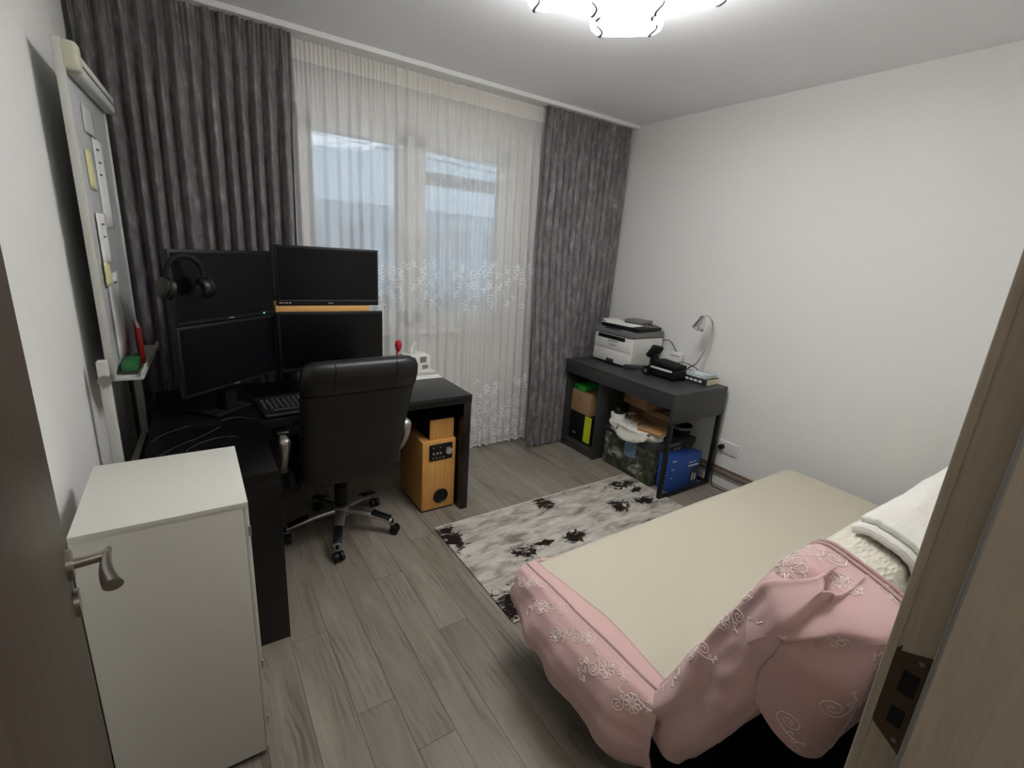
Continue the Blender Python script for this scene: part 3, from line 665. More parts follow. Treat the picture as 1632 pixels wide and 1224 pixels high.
# ================================================================ PRINTER DESK
MX0, MX1, MY0, MY1 = 2.51, 3.085, 1.80, 2.89
md = thing('writing_desk', 'narrow black desk with metal frame leg against the white wall', 'desk', (0, 0, 0))
MB().rbox(MX0, MY0, .735, MX1, MY1, .75, .0015).build('tabletop', 'micke_black', md)
MB().rbox(MX0+.003, MY0+.001, .645, MX0+.019, MY1, .736, .001).build('drawer_front', 'micke_black', md)
MB().rbox(MX0+.001, MY0, .545, MX1, MY0+.018, .736, .001).build('side_apron', 'micke_black', md)
MB().box(MX1-.015, MY0+.01, .56, MX1, MY1, .736).build('back_apron', 'micke_black', md, smooth=False)
MB().box(MX0+.015, MY0+.01, .652, MX1-.01, 2.495, .662).build('drawer_bottom', 'micke_black', md, smooth=False)
for xx in (MX0+.005, MX1-.035): MB().rbox(xx, MY0, 0, xx+.028, MY0+.028, .56, .002).build('leg', 'metal_black', md)
MB().rbox(MX0+.03, MY0, 0.0, MX1-.03, MY0+.028, .022, .002).build('stretcher', 'metal_black', md)
MB().rbox(MX1-.03, MY0+.02, 0.0, MX1-.012, 2.48, .018, .002).build('stretcher', 'metal_black', md)
MB().rbox(MX0+.03, 2.495, 0, MX1, 2.513, .736, .001).build('side_panel', 'micke_black', md)
MB().rbox(MX0+.03, MY1-.018, 0, MX1, MY1, .736, .001).build('side_panel', 'micke_black', md)
MB().box(MX0+.03, 2.51, .05, MX1, MY1-.016, .066).box(MX0+.04, 2.51, 0, MX0+.055, MY1-.016, .052).build('bottom_shelf', 'micke_black', md, smooth=False)
MB().box(MX1-.012, 2.51, .05, MX1, MY1-.016, .60).build('back_panel', 'micke_black', md, smooth=False)

# printer (front towards -x)
pr = thing('laser_printer', 'white laser printer with grey scanner lid on the narrow desk', 'printer', (2.735, 2.415, .75))
PX, PY, PZ = .355, .41, .30
MB().rbox(.006, 0, .012, PX, PY, .235, .012, 3).build('body', 'printer_white', pr)
for yy in (.03, PY-.06):
    MB().rbox(.03, yy, 0, .06, yy+.03, .014, .002).build('foot', 'dark_grey', pr); MB().rbox(PX-.06, yy, 0, PX-.03, yy+.03, .014, .002).build('foot', 'dark_grey', pr)
MB().rbox(.0, .006, .018, .012, PY-.006, .115, .004).build('paper_drawer', 'printer_white', pr)
MB().rbox(.001, .006, .119, .012, PY-.006, .195, .004).build('front_cover', 'printer_white', pr)
MB().rbox(.002, .08, .198, .012, PY-.04, .228, .002).build('output_slot', 'plastic_black', pr)
MB().rbox(-.001, .17, .010, .008, .25, .045, .002).build('drawer_grip', 'dark_grey', pr)
MB().rbox(-.002, -.002, .238, PX, PY+.002, .285, .008, 3).build('scanner_lid', 'printer_grey', pr)
MB().rbox(-.003, .14, .275, .05, .30, .288, .004).build('control_display', 'dark_grey', pr)
MB().box(.12, -.0015, .115, PX-.08, .002, .122).rbox(.16, -.004, .118, PX-.10, .004, .185, .004).build('side_vent', 'printer_white', pr)
vt = MB()
for k in range(6): vt.box(.25, -.003, .06+k*.02, .32, .002, .07+k*.02)
vt.build('vent_slots', 'printer_grey', pr, smooth=False)
text('logo', 'brother', .026, 'dark_grey', pr, Matrix.Translation((.0005, .20, .158)) @ Matrix.Rotation(-PI/2, 4, 'Z') @ Matrix.Rotation(PI/2, 4, 'X'))
MB().box(.0, .15, .182, .002, .26, .188).build('trim_line', 'dark_grey', pr, smooth=False)
t = thing('document_folder', 'black document folder lying on the printer lid', 'folder', (2.90, 2.60, 1.0375), .04)
MB().rbox(-.145, -.19, 0, .145, .18, .028, .004).build('cover', 'plastic_black', t)
t = thing('paper_stack', 'white paper sheets lying on the black folder', 'paper', (2.87, 2.64, 1.0655), .10)
MB().rbox(-.105, -.15, 0, .105, .15, .006, .001).build('sheets', 'paper', t)
MB().grid(6, 8, lambda u, v: ((u-.5)*.2, -.14+.29*v, .007+.02*max(0, v-.75)*4*(v-.75)*4)).build('top_sheet', 'paper', t, thick=.0006)
t = thing('optical_drive', 'flat grey box resting on the papers above the printer', 'box', (2.985, 2.60, 1.0715), .2)
MB().rbox(-.075, -.085, 0.008, .075, .085, .030, .003).build('case', 'printer_grey', t); MB().rbox(-.073, -.083, 0, .073, .083, .009, .002).build('base', 'plastic_black', t)
t = thing('clip_box', 'small silver clip case at the folder edge', 'case', (2.97, 2.455, 1.0655), .15)
MB().rbox(-.06, -.03, 0, .06, .03, .012, .002).build('case', 'silver_grey', t); MB().rbox(-.03, -.02, .012, .035, .015, .018, .002).build('clip', 'dark_grey', t)

# black device with holder
gd = thing('label_device', 'black desktop device with white stripe and tilted head', 'device', (2.762, 2.03, .75))
MB().rbox(.01, 0, .01, .15, .24, .085, .012, 3).build('body', 'plastic_black', gd)
MB().rbox(.0, -.004, .085, .13, .20, .115, .008, 3, Matrix.Rotation(.06, 4, 'X')).build('lid', 'plastic_matte', gd)
MB().rbox(.006, .02, .062, .011, .21, .076, .001).build('stripe', 'white_plastic', gd)
MB().obox((.06, .235, .17), (.12, .035, .10), Matrix.Rotation(.45, 3, 'X') @ Matrix.Rotation(.2, 3, 'Y'), .01).build('head', 'plastic_matte', gd)
MB().rbox(.03, .20, .08, .08, .25, .16, .008).build('neck', 'plastic_black', gd)
MB().cyl((-.02, .23, .035), (.03, .23, .035), .033, n=20).build('wheel', 'plastic_black', gd)
MB().cyl((-.024, .23, .035), (-.018, .23, .035), .014, n=14).build('hub', 'silver', gd)
MB().obox((-.06, .31, .045), (.03, .17, .03), Matrix.Rotation(-.18, 3, 'X') @ Matrix.Rotation(.2, 3, 'Z'), .006).build('arm', 'dark_grey', gd)
MB().obox((-.064, .31, .062), (.018, .14, .008), Matrix.Rotation(-.18, 3, 'X') @ Matrix.Rotation(.2, 3, 'Z'), .002).build('arm_strip', 'silver_grey', gd)
for p in (.03, .12): MB().cyl((p, .03, 0), (p, .03, .02), .01, n=10).cyl((p, .2, 0), (p, .2, .02), .01, n=10).build('foot', 'plastic_black', gd)
# router, books, lamp
t = thing('router', 'small white router box standing against the wall behind the device', 'router', (3.08, 2.27, .75), .1)
MB().rbox(-.012, -.055, 0, .018, .055, .15, .005).build('case', 'white_plastic', t); MB().box(-.0135, -.04, .12, -.0118, .04, .126).build('light_bar', 'silver_grey', t, smooth=False)
for k, (dx, dy, dz, th, mt_, lb, ro) in enumerate([(0, 0, 0, .045, 'dark_grey', 'thick black book with cream page edges on the desk corner', .0), (-.004, .012, .045, .018, 'building', 'pale teal paperback lying on the thick black book', .06)]):
    t = thing('book', lb, 'book', (2.928+dx, 1.87+dy, .75+dz), ro)
    L_ = .225-.05*k
    MB().rbox(0, 0, 0, .145, L_, .003, .001).rbox(0, 0, th-.003, .145, L_, th, .001).rbox(-.002, 0, 0, .004, L_, th, .0015).build('cover', mt_, t)
    MB().box(.003, .003-.004*(1-k), .003, .142, L_-.003, th-.003).build('pages', 'paper_old', t, smooth=False)
    tx = MB(); 
    for i in range(4+k): tx.box(-.0032, .04+i*.036, th*.3, -.0018, .04+i*.036+.026, th*.65)
    tx.build('spine_print', 'paper', t, smooth=False)
    if k: 
        cvp = MB()
        for i in range(5): cvp.box(.02+i*.02, .03+.02*(i % 3), th, .032+i*.02, .1+.015*i, th+.0006)
        cvp.build('cover_print', 'paper', t, smooth=False)
dlm = thing('desk_lamp', 'chrome gooseneck desk lamp behind the books', 'desk lamp', (3.055, 2.16, .75))
MB().lathe([(0, 0), (.05, 0), (.052, .006), (.045, .014), (.012, .02), (0, .02)], (0, 0, 0), 28).build('base', 'chrome', dlm)
path = smoothpath([(0, 0, .015), (-.02, -.06, .075), (-.03, -.12, .12), (.0, -.155, .24), (.03, -.16, .355), (.022, -.155, .42), (-.02, -.15, .46), (-.06, -.15, .47), (-.085, -.15, .455)], 6)
MB().tube(path, .0055, 10).build('gooseneck', 'chrome', dlm)
hm = Matrix.Rotation(math.radians(28), 3, 'Y')
MB().lathe([(.012, .035), (.02, .03), (.027, .0), (.038, -.04), (.043, -.06), (.040, -.058), (.025, -.005), (.0, .02)], (-.105, -.15, .435), 26, hm).build('lamp_shade', 'chrome', dlm)
MB().lathe([(0, -.05), (.014, -.046), (.018, -.03), (.012, 0), (0, .0)], (-.105, -.15, .435), 18, hm).build('bulb', 'white_plastic', dlm)
tag(MB().tube(smoothpath([(3.10, 2.43, .96), (3.10, 2.36, .97), (3.10, 2.30, .92), (3.10, 2.27, .88)]), .003, 6).build('printer_cable', 'plastic_black'), 'black cable looping from the printer to the router', 'cable')
tag(MB().tube(smoothpath([(3.06, 2.235, .754), (3.02, 2.225, .80), (3.045, 2.19, .84), (3.10, 2.11, .82), (3.11, 2.03, .77), (3.10, 2.09, .756), (3.09, 2.11, .79), (3.06, 2.19, .79)]), .003, 6).build('lamp_cable', 'plastic_black'), 'tangled black cable around the chrome lamp base', 'cable')

# under the desk
t = thing('black_box', 'black carton with a yellow label in the desk compartment', 'box', (2.60, 2.60, .066))
MB().rbox(0, 0, 0, .38, .265, .245, .003).build('carton', 'plastic_matte', t); MB().box(-.0015, .006, .015, .0005, .085, .24).build('label_strip', 'yellow_label', t, smooth=False)
MB().box(-.0015, .18, .05, .0005, .225, .065).build('print', 'silver_grey', t, smooth=False)
t = thing('cardboard_box', 'brown cardboard box on the black carton in the compartment', 'box', (2.595, 2.635, .311))
MB().rbox(0, 0, 0, .36, .23, .185, .003).build('carton', 'cardboard', t); MB().box(-.001, .0, .085, .361, .231, .088).build('flap_seam', 'cardboard_dark', t, smooth=False); MB().cyl((-.001, .13, .12), (.002, .13, .12), .018, n=16).build('stamp', 'cardboard_dark', t)
t = thing('green_package', 'bright green package lying on the cardboard box', 'package', (2.60, 2.72, .496))
MB().rbox(0, 0, 0, .2, .14, .05, .012, 3).build('wrap', 'green_pack', t); MB().box(-.0006, .08, .012, .001, .13, .03).build('print', 'green_dark', t, smooth=False)
sb = thing('storage_box', 'dark storage box printed with a mossy landscape under the desk', 'storage box', (2.615, 1.965, 0))
MB().rbox(0, 0, 0, .44, .49, .275, .004).build('body', 'box_print', sb)
MB().rbox(-.008, -.008, .268, .448, .498, .315, .004).build('lid', 'dark_grey', sb)
MB().box(-.0015, .17, .15, .0005, .28, .268).build('sky_print', mat('sky_print', (112, 140, 172), .5), sb, smooth=False)
MB().rbox(.12, -.011, .285, .26, -.006, .30, .001).build('lid_print', 'silver_grey', sb)
def lump(name, label, cat, mt_, c, r, seed, amp=.25, flat=.6, part='bag'):
    t = thing(name, label, cat, c)
    bm = bmesh.new(); bmesh.ops.create_icosphere(bm, subdivisions=4, radius=1)
    for q in bm.verts:
        d = q.co.copy(); k = 1+amp*noise.noise(d*2.2+Vector((seed, 0, 0)))+amp*.5*abs(noise.noise(d*6+Vector((0, seed, 0))))
        p = Vector((math.copysign(abs(d.x)**.7, d.x)*r[0], math.copysign(abs(d.y)**.7, d.y)*r[1], d.z*r[2]))*k
        p.z = max(p.z, -r[2]*flat)+r[2]*flat; q.co = p
    mb = MB(); bm.verts.index_update(); mb.add([q.co[:] for q in bm.verts], [[q.index for q in f.verts] for f in bm.faces]); bm.free()
    mb.build(part, mt_, t, ang=70); return t
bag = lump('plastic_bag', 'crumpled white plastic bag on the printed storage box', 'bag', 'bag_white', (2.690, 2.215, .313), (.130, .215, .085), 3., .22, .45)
BAGTOP = .076                                     # the things on top press the soft bag flat
for q in bag.children[0].data.vertices:
    if q.co.z > BAGTOP-.012: q.co.z = min(q.co.z, BAGTOP-.012+.012*(1-math.exp(-(q.co.z-BAGTOP+.012)/.012)))
    if q.co.x < -.092: q.co.z -= (-.092-q.co.x)*.8   # sags over the front edge of the lid
ZB = .313+BAGTOP-.002
t = thing('tape_roll', 'white roll of tape lying on the white bag', 'tape', (2.655, 2.385, ZB))
MB().lathe([(.036, 0), (.056, 0), (.056, .036), (.036, .036), (.036, 0)], (0, 0, 0), 28).build('roll', 'paper', t)
t = thing('dark_ball', 'shiny black knob shaped ball resting in the tape roll', 'ball', (2.655, 2.385, ZB+.016))
MB().lathe([(0, 0), (.020, .004), (.0355, .02), (.041, .04), (.036, .06), (.022, .074), (0, .08)], (0, 0, 0), 24).build('ball', 'plastic_black', t)
for k, (lb, c, ro, til, mt_, sz) in enumerate([('padded yellow brown envelope lying on the white bag', (2.685, 2.058, ZB+.011), .25, .0, 'kraft', (.16, .19, .024)), ('dark brown envelope leaning against the wide carton', (2.816, 2.13, ZB+.046), .0, .45, 'cardboard_dark', (.02, .27, .095)), ('brown folder with a white edge between tape roll and envelope', (2.738, 2.285, ZB+.016), -.35, -.08, 'cardboard_dark', (.065, .20, .03))]):
    t = thing('envelope', lb, 'envelope', c, ro)
    rm = Matrix.Rotation(til, 3, 'Y')
    MB().obox((0, 0, 0), sz, rm, .007).build('sleeve', mt_, t)
    if k == 1: MB().obox((rm @ Vector((-.0105, 0, .022)))[:], (.002, sz[1]*.96, .04), rm, .0005).build('flap', 'cardboard', t)
    else: MB().obox((rm @ Vector((0, sz[1]*.3, sz[2]*.5)))[:], (sz[0]*.96, sz[1]*.3, .002), rm, .0005).build('flap', 'cardboard' if k == 0 else 'paper', t)
t = thing('brown_carton', 'wide brown carton standing behind the white bag', 'box', (2.95, 2.295, .314))
MB().rbox(-.10, -.165, 0, .10, .165, .165, .003).build('carton', 'cardboard_dark', t); MB().box(-.1005, -.1655, .08, .1005, .1655, .082).build('flap_seam', 'cardboard', t, smooth=False)
t = thing('small_carton', 'small brown carton on top of the wide carton under the drawer', 'box', (2.875, 2.33, .478), -.08)
MB().rbox(-.11, -.13, 0, .11, .12, .085, .003).build('carton', 'cardboard', t); MB().box(-.1105, -.1305, .04, .1105, .1205, .042).build('flap_seam', 'cardboard_dark', t, smooth=False)
bw = thing('black_bowl', 'black bowl with a white rim band beside the bag', 'bowl', (2.980, 2.040, .314))
MB().lathe([(0, 0), (.05, 0), (.072, .05), (.075, .085), (.068, .085), (.06, .03), (0, .02)], (0, 0, 0), 26).build('bowl', 'plastic_black', bw); MB().lathe([(.0735, .06), (.0765, .062), (.0775, .078), (.0745, .08)], (0, 0, 0), 26).build('band', 'silver_grey', bw)
t = thing('blue_box', 'bright blue product box with a small picture under the desk', 'box', (2.66, 1.855, 0), -.03)
MB().rbox(0, 0, 0, .33, .10, .255, .002).build('carton', 'blue_print', t)
MB().box(.235, -.0012, .03, .315, .0005, .145).build('picture', 'dark_grey', t, smooth=False)
MB().box(.255, -.002, .04, .27, .0, .10).box(.285, -.002, .04, .30, .0, .09).build('picture_detail', 'paper', t, smooth=False)
MB().box(.20, -.0012, .160, .31, .0005, .170).box(.20, -.0012, .188, .245, .0005, .194).box(.255, -.0012, .188, .28, .0005, .194).box(.02, -.0012, .10, .04, .0005, .105).box(.02, -.0012, .165, .05, .0005, .17).box(.02, -.0012, .225, .06, .0005, .232).build('print', 'paper', t, smooth=False)
# socket, plug, pipes
so = thing('wall_socket', 'white double wall socket above the brown pipes', 'socket', (XR, 1.74, .30))
MB().rbox(-.011, -.08, -.045, 0.002, .08, .045, .003).build('plate', 'white_plastic', so)
for yy in (-.037, .037):
    MB().lathe([(.0, .006), (.019, .006), (.022, -.001), (.026, -.001), (.026, .002)], (-.011, yy, 0), 24, Matrix.Rotation(PI/2, 3, 'Y')).build('outlet', 'white_plastic', so)
MB().cyl((-.006, -.046, 0), (-.003, -.046, 0), .003, n=8).cyl((-.006, -.028, 0), (-.003, -.028, 0), .003, n=8).build('pin_hole', 'plastic_black', so)
pg = thing('power_plug', 'round black plug with cable in the wall socket', 'plug', (XR-.011, 1.777, .30))
MB().cyl((0.006, 0, 0), (-.030, 0, 0), .020, .017, 20).build('plug', 'plastic_black', pg)
MB().tube(smoothpath([(-.028, 0, 0), (-.055, .0, -.01), (-.07, .0, -.06), (-.065, -.0, -.16), (-.06, -.01, -.285), (-.06, -.05, -.296), (-.05, -.2, -.296)]), .0035, 8).build('cord', 'plastic_black', pg)
for z, r_, lb in ((.145, .010, 'upper brown painted heating pipe along the white wall'), (.108, .011, 'lower brown painted heating pipe along the white wall')):
    t = thing('heating_pipe', lb, 'pipe', (XR-.03, 0, z))
    MB().cyl((0, YD, 0), (0, YW, 0), r_, n=12).build('tube', 'pipe_paint', t)
    for yy in (.6, 1.45, 2.3, 3.0): MB().box(-.004, yy, -.006, .03, yy+.015, .006).build('bracket', 'pipe_paint', t, smooth=False)

# ================================================================ SOFA BED
SX0, SX1 = .955, 2.96
sf = thing('sofa_bed', 'folded out sofa bed with cream sheet and raised backrest', 'sofa bed', (0, 0, 0))
MB().rbox(SX0+.10, .33, .05, SX1-.05, 1.17, .26, .01).build('base', 'black_fabric', sf)
for xx in (SX0+.14, SX1-.14):
    for yy in (.40, 1.10): MB().cyl((xx, yy, 0), (xx, yy, .055), .022, .028, 14).build('leg', 'plastic_black', sf)
def sag(o):
    for q in o.data.vertices:
        if q.co.z > .3: q.co.z += .010*noise.noise(Vector((q.co.x*1.6, q.co.y*2.2, 0)))
bm_ = MB().rbox(SX0, .575, .24, SX1, 1.262, .405, .055, 6, None, 14); mo = bm_.build('seat_mattress', 'sheet_cream', sf, ang=80); sag(mo)
# backrest: front line from (y .597, z .40) to (y .372, z .98), thickness .145
dF = Vector((0, -.225, .555)).normalized(); dT = Vector((0, -dF.z, dF.y)); O = Vector((0, .600, .400))
def bp(x, s, t): return (Vector((x, 0, 0)) + O + dF*s + dT*t)[:]
MTB = Matrix((Vector((1, 0, 0)), dF, dT)).transposed().to_4x4(); MTB.translation = O
MB().rbox(SX0+.012, -.05, 0, SX1, .60, .140, .05, 6, MTB, 10).build('backrest', 'sheet_cream', sf, ang=80)
MB().rbox(SX0+.2, .12, .10, SX1-.1, .34, .60, .02, 3).build('back_frame', 'black_fabric', sf)

# ---- pink coverlet
pk = thing('pink_coverlet', 'dusty pink embroidered coverlet wrapping the end of the sofa bed', 'blanket', (0, 0, 0))
def wr(p, amp, f=7., seed=0.):
    v_ = Vector(p); return amp*(noise.noise(v_*f+Vector((seed, 0, 0)))+.5*noise.noise(v_*f*2.3))
HEM = [(1.305, .29), (1.25, .21), (1.16, .175), (1.04, .155), (.86, .12), (.74, .11), (.63, .10), (.56, .10)]
def hemz(y):
    for (ya, za), (yb_, zb_) in zip(HEM, HEM[1:]):
        if yb_ <= y <= ya: t = (ya-y)/(ya-yb_); return za+(zb_-za)*t
    return .10
def endf(u, v):
    y = 1.30-.735*u; hz = hemz(y); corner = 1-sstep(0, .10, u)
    prof = [(1.035+.015*math.sin(y*9), .413), (.985, .416), (.942, .402), (.905, .365), (.880, .31), (.868, .25), (.885, .17), (.94, .10)]
    k = v*(len(prof)-1); i = min(int(k), len(prof)-2); f = k-i
    x_ = prof[i][0]+(prof[i+1][0]-prof[i][0])*f; z_ = prof[i][1]+(prof[i+1][1]-prof[i][1])*f
    tz = (z_-.10)/(.413-.10); z_ = hz+(.413-hz)*tz
    x_ += .085*corner*corner+.05*(1-sstep(0, .45, u))*sstep(.2, .6, v); y_ = y-.05*corner*(1-v)
    x_ += .07*sstep(.82, 1, u)*sstep(.25, .7, v); a = .010*sstep(.1, .4, v); fold = .012*math.sin(y*26+z_*16+3*noise.noise(Vector((y*3, z_*3, 1))))*sstep(.25, .8, v)
    x_ += wr((y*1.2, z_, 0), a, 6, 3)-fold*.6; z_ += wr((x_, y, 0), .004, 8, 5)-.028*corner*(1-v)
    return (x_, y_, z_)
e1 = MB().grid(90, 44, endf).build('end_drape', 'pink', pk, ang=180, thick=.004)
# sleeve over the backrest end: loop around the end, swept from the crease to the ridge
def sleeve(u, v):
    s = -.10+.745*u
    # v: 0 inner front face -> 1 inner back face, going round the left end
    L = [(1.07, -.012), (1.0, -.016), (.955, -.004), (.932, .035), (.928, .075), (.936, .12), (.965, .152), (1.02, .158), (1.12, .156)]
    k = v*(len(L)-1); i = min(int(k), len(L)-2); f = k-i; f_ = f
    x_ = L[i][0]+(L[i+1][0]-L[i][0])*f_; t_ = L[i][1]+(L[i+1][1]-L[i][1])*f_
    top = sstep(.88, 1.0, u); t_ = t_+(.07-t_)*top*.75; x_ += (.05*top if x_ < 1.0 else 0)
    low = 1-sstep(0, .25, u); x_ += .02*low; t_ -= .02*low*(1-abs(v-.5)*2)
    a = .009*sstep(.1, .35, v); fd = .008*math.sin(v*22+s*7+2*noise.noise(Vector((s*4, v*3, 9))))
    x_ += wr((s, v*.6, 0), a, 6, 8) - fd; t_ += wr((s, v, 3), .006, 7, 2)
    return bp(x_, s, t_)
e2 = MB().grid(70, 56, sleeve).build('backrest_sleeve', 'pink', pk, ang=180, thick=.004)
# flap over the ridge, hanging behind
def lerpl(P_, u):
    k = u*(len(P_)-1); i = min(int(k), len(P_)-2); t = k-i; n_ = len(P_)-1
    a, b, c, d = (Vector(P_[max(i-1, 0)]), Vector(P_[i]), Vector(P_[i+1]), Vector(P_[min(i+2, n_)]))
    return .5*((2*b) + (c-a)*t + (2*a-5*b+4*c-d)*t*t + (3*b-a-3*c+d)*t**3)
def flap(u, v):
    # u from the end face round the back corner to the lace edge, v from the ridge over the top and down to the hem
    xr = .945+.22*u
    k = 1-sstep(0, .38, u)
    T = Vector(bp(xr+(.918-xr)*k, .50-.05*k, -.022+.075*k)); T1 = Vector(bp(xr+(.916-xr)*k, .605-.09*k, -.014+.085*k)); T2 = Vector(bp(xr+(.916-xr)*k, .632-.10*k, .06+.03*k))
    Q = lerpl([(.925, .325, .84), (.925, .255, .895), (.975, .200, .925), (1.07, .188, .925), (1.17, .190, .915)], u)
    H1 = lerpl([(.925, .345, .745), (.930, .270, .76), (.985, .205, .77), (1.06, .190, .81), (1.15, .186, .86)], u)
    H = lerpl([(.940, .350, .665), (.955, .300, .612), (1.0, .245, .588), (1.05, .212, .618), (1.10, .195, .71), (1.14, .186, .82)], u)
    ks = [T, T1, T2, Q, H1, H]; ks = [ks[0]] + ks + [ks[-1]]
    k = v*5; i = min(int(k), 4); t = k-i; a, b, c, d = ks[i:i+4]
    p = .5*((2*b) + (c-a)*t + (2*a-5*b+4*c-d)*t*t + (3*b-a-3*c+d)*t**3)
    am = .012*sstep(.08, .4, v); nx = Vector((-.6, -.8, 0))
    p += nx*(wr((u*.5, v*.45, 0), am*.6, 8, 4) + .012*math.sin(u*11+v*4)*sstep(.5, .8, v))
    d = math.exp(-((v-(.60+.12*u))/.06)**2)*sstep(.02, .35, u)*(1-sstep(.45, .98, u)); p -= nx*.045*d
    d = math.exp(-((v-(.49+.12*u))/.07)**2)*sstep(.0, .3, u)*(1-sstep(.6, 1, u)); p += nx*.022*d
    return p[:]
e3 = MB().grid(64, 80, flap).build('hanging_flap', 'pink', pk, ang=180, thick=.004)
# piping along the top edge and lace band
pp = [Vector(endf(i/60, .16))+Vector((0, 0, .004)) for i in range(61)]
MB().tube(pp, .004, 6).build('piping', 'pink_edge', pk)
pp = [Vector(endf(i/60, 0.0))+Vector((.002, 0, .001)) for i in range(61)]; MB().tube(pp, .003, 6).build('piping', 'pink_edge', pk)
lb_ = MB()
for off in (.90, .985): lb_.tube([Vector(flap(off, i/60))+Vector((0, -.003, .005)) for i in range(61)], .004, 6)
lb_.build('lace_edge', 'pink_edge', pk)
# embroidery snapped on to the cloth
def bvh_of(o): return BVHTree.FromPolygons([q.co[:] for q in o.data.vertices], [list(p.vertices) for p in o.data.polygons])
def emb(o, motifs):
    bv = bvh_of(o); mb = MB()
    for (u, v, fn, sc, ro, kind) in motifs:
        c = Vector(fn(u, v)); e = .01
        tu = (Vector(fn(min(1, u+e), v))-Vector(fn(max(0, u-e), v))).normalized(); tv = (Vector(fn(u, min(1, v+e)))-Vector(fn(u, max(0, v-e)))).normalized()
        n_ = tu.cross(tv).normalized(); tv = n_.cross(tu)
        outw = c-Vector((1.2, .7, .3)); n_ = n_ if n_.dot(outw) > 0 else -n_
        ls = []
        if kind == 'flower':
            for k in range(9):
                a = 2*PI*k/9; ls.append([(math.cos(a+.33*math.sin(PI*2*t))*(.25+.75*math.sin(PI*t)), math.sin(a+.33*math.sin(PI*2*t))*(.25+.75*math.sin(PI*t))) for t in [i/10 for i in range(11)]])
            ls.append([(.22*math.cos(2*PI*i/10), .22*math.sin(2*PI*i/10)) for i in range(11)])
        elif kind == 'spiral':
            ls.append([(.9*(1-i/26)*math.cos(i*.5), .9*(1-i/26)*math.sin(i*.5)) for i in range(27)])
            ls.append([(.9+.5*i/8*.4, -.25*i) if 0 else (.9+.15*math.sin(i*.5), -.22*i) for i in range(9)])
            for k in range(3): ls.append([(.95+.4*math.sin(PI*t)*(1 if k % 2 else -1), -.5-.5*k-.35*t) for t in [i/6 for i in range(7)]])
        else:
            ls.append([(.25*math.sin(i*.5), -1.5+.3*i) for i in range(11)])
            for k in range(5): sg = 1 if k % 2 else -1; ls.append([(sg*(.1+.6*math.sin(PI*t)*.7+.3*t), -1.1+.5*k+.45*t-.35*math.sin(PI*t)*(0 if sg > 0 else 1)) for t in [i/7 for i in range(8)]])
        cr, sr = math.cos(ro), math.sin(ro)
        for l in ls:
            pts = []
            for a, b in l:
                q = c+(tu*(a*cr-b*sr)+tv*(a*sr+b*cr))*sc; h = bv.find_nearest(q)
                if h[0] is None: continue
                nn = h[1] if h[1].dot(n_) > 0 else -h[1]; p = h[0]+nn*.0026
                if not pts or (p-pts[-1]).length > .0008: pts.append(p)
            if len(pts) > 2: mb.tube(pts, .0013, 5)
    return mb
er = random.Random(3)
mo1 = [(.05+.0475*i, .27+.07*((i*7) % 4), endf, er.uniform(.018, .026), er.uniform(0, 6), ('flower', 'vine', 'spiral')[i % 3]) for i in range(20)]
emb(e1, mo1).build('embroidery', 'pink_thread', pk, ang=180)['kind'] = 'stuff'
mo2 = [(.22+.065*i, .20+.04*(i % 3), sleeve, .02, er.uniform(0, 6), ('vine', 'flower', 'spiral')[i % 3]) for i in range(11)] + [(.03, .42, sleeve, .035, 1., 'flower')]
emb(e2, mo2).build('embroidery', 'pink_thread', pk, ang=180)['kind'] = 'stuff'
mo3 = [(.30, .22, flap, .042, .4, 'flower'), (.55, .25, flap, .036, 2., 'vine'), (.75, .34, flap, .030, 1., 'spiral'), (.8, .60, flap, .032, 3., 'spiral'), (.55, .44, flap, .03, 0., 'flower'), (.62, .86, flap, .032, 1.5, 'vine'), (.4, .80, flap, .03, .2, 'spiral'), (.72, .75, flap, .03, 2.2, 'vine'), (.35, .62, flap, .028, .9, 'flower'), (.15, .12, flap, .028, .2, 'vine'), (.5, .08, flap, .03, 1.2, 'flower'), (.7, .14, flap, .028, 2.9, 'vine'), (.9, .5, flap, .026, .3, 'vine'), (.25, .9, flap, .03, 1.9, 'spiral'), (.5, .93, flap, .028, .5, 'vine')]
emb(e3, mo3).build('embroidery', 'pink_thread', pk, ang=180)['kind'] = 'stuff'
MB().box(.985, .70, .075, .987, .712, .125).build('care_tag', 'paper', pk, smooth=False)

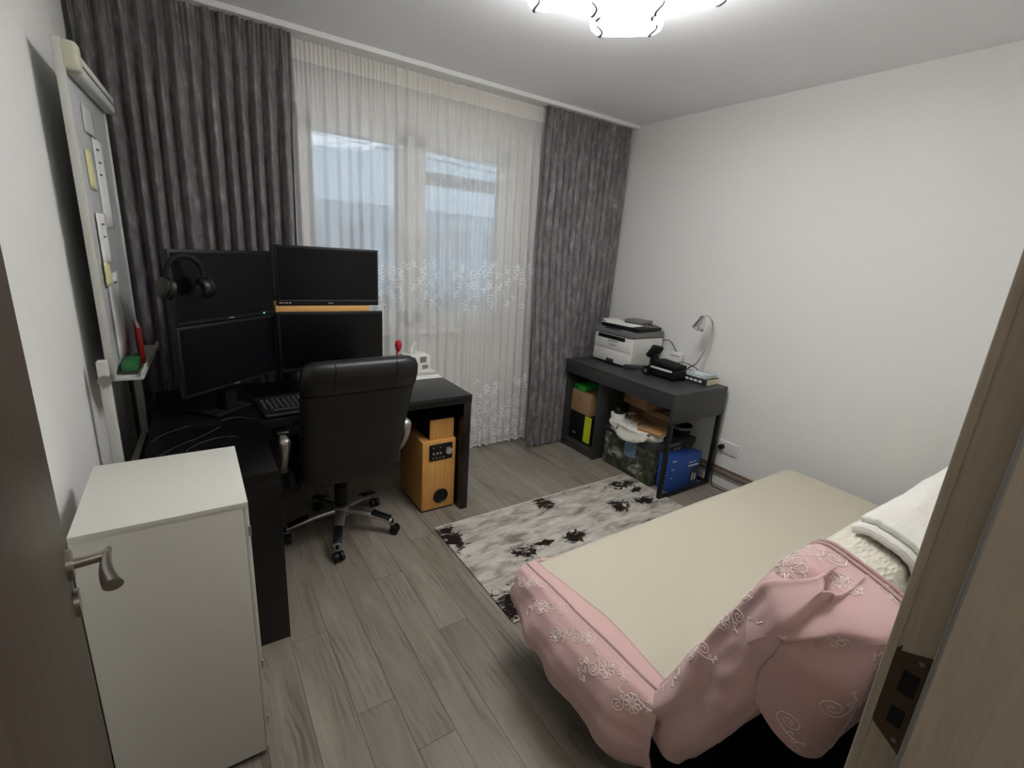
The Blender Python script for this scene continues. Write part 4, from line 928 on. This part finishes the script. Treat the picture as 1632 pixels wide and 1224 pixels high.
# ---- white quilt over the backrest and pillow on top
qt = thing('white_quilt', 'white quilted bedspread draped over the sofa backrest', 'bedspread', (0, 0, 0))
def quilt(u, v):
    x_ = 1.10+1.84*u
    P_ = [(.30, -.016), (.42, -.018), (.54, -.018), (.60, -.008), (.622, .03), (.625, .075), (.615, .12), (.585, .152), (.50, .160), (.36, .162), (.22, .166)]
    k = v*(len(P_)-1); i = min(int(k), len(P_)-2); f = k-i; s = P_[i][0]+(P_[i+1][0]-P_[i][0])*f; t_ = P_[i][1]+(P_[i+1][1]-P_[i][1])*f
    p = Vector(bp(x_, s, t_)); p.z += wr((x_*.6, v, 0), .010, 4, 2); p.y += wr((x_*.6, v, 5), .006, 5, 2); return p[:]
q1 = MB().grid(120, 60, quilt).build('bedspread', 'quilt_white', qt, ang=180, thick=.008)
MB().tube([Vector(quilt(i/120, 0)) for i in range(121)], .006, 6).build('hem', 'quilt_white', qt)
mo4 = [(.05, .80, quilt, .05, .3, 'flower'), (.12, .88, quilt, .04, 1., 'vine')]
emb(q1, mo4).build('embroidery', 'paper', qt, ang=180)['kind'] = 'stuff'
pl = thing('folded_blanket', 'folded white blanket laid over the quilted backrest', 'blanket', (0, 0, 0))
def blk(u, v, h=.012):
    x_ = 1.285+.9*u+.03*v
    P_ = [(.615, .005), (.634, .03), (.638, .075), (.630, .12), (.605, .158), (.56, .178)]
    k = v*(len(P_)-1); i = min(int(k), len(P_)-2); f = k-i; s = P_[i][0]+(P_[i+1][0]-P_[i][0])*f; t_ = P_[i][1]+(P_[i+1][1]-P_[i][1])*f
    p = Vector(bp(x_, s, t_)); n_ = (dF*.8+dT*(v-.4)).normalized()
    return (p + n_*(h + wr((x_*.7, v*.5, 0), .008, 6, 12) + wr((x_*2, v*2, 0), .003, 9, 2)))[:]
MB().grid(70, 26, lambda u, v: blk(u, v, .010)).build('lower_fold', 'pillow_white', pl, ang=180, thick=.016)
MB().grid(70, 26, lambda u, v: blk(u*.96+.03, v*.9+.02, .026)).build('upper_fold', 'pillow_white', pl, ang=180, thick=.012)
MB().tube([Vector(blk(0.0, i/24, .010)) for i in range(25)], .012, 8).build('hem', 'pillow_white', pl)
MB().tube([Vector(blk(i/40, 1., .012)) for i in range(41)], .011, 8).build('hem', 'pillow_white', pl)
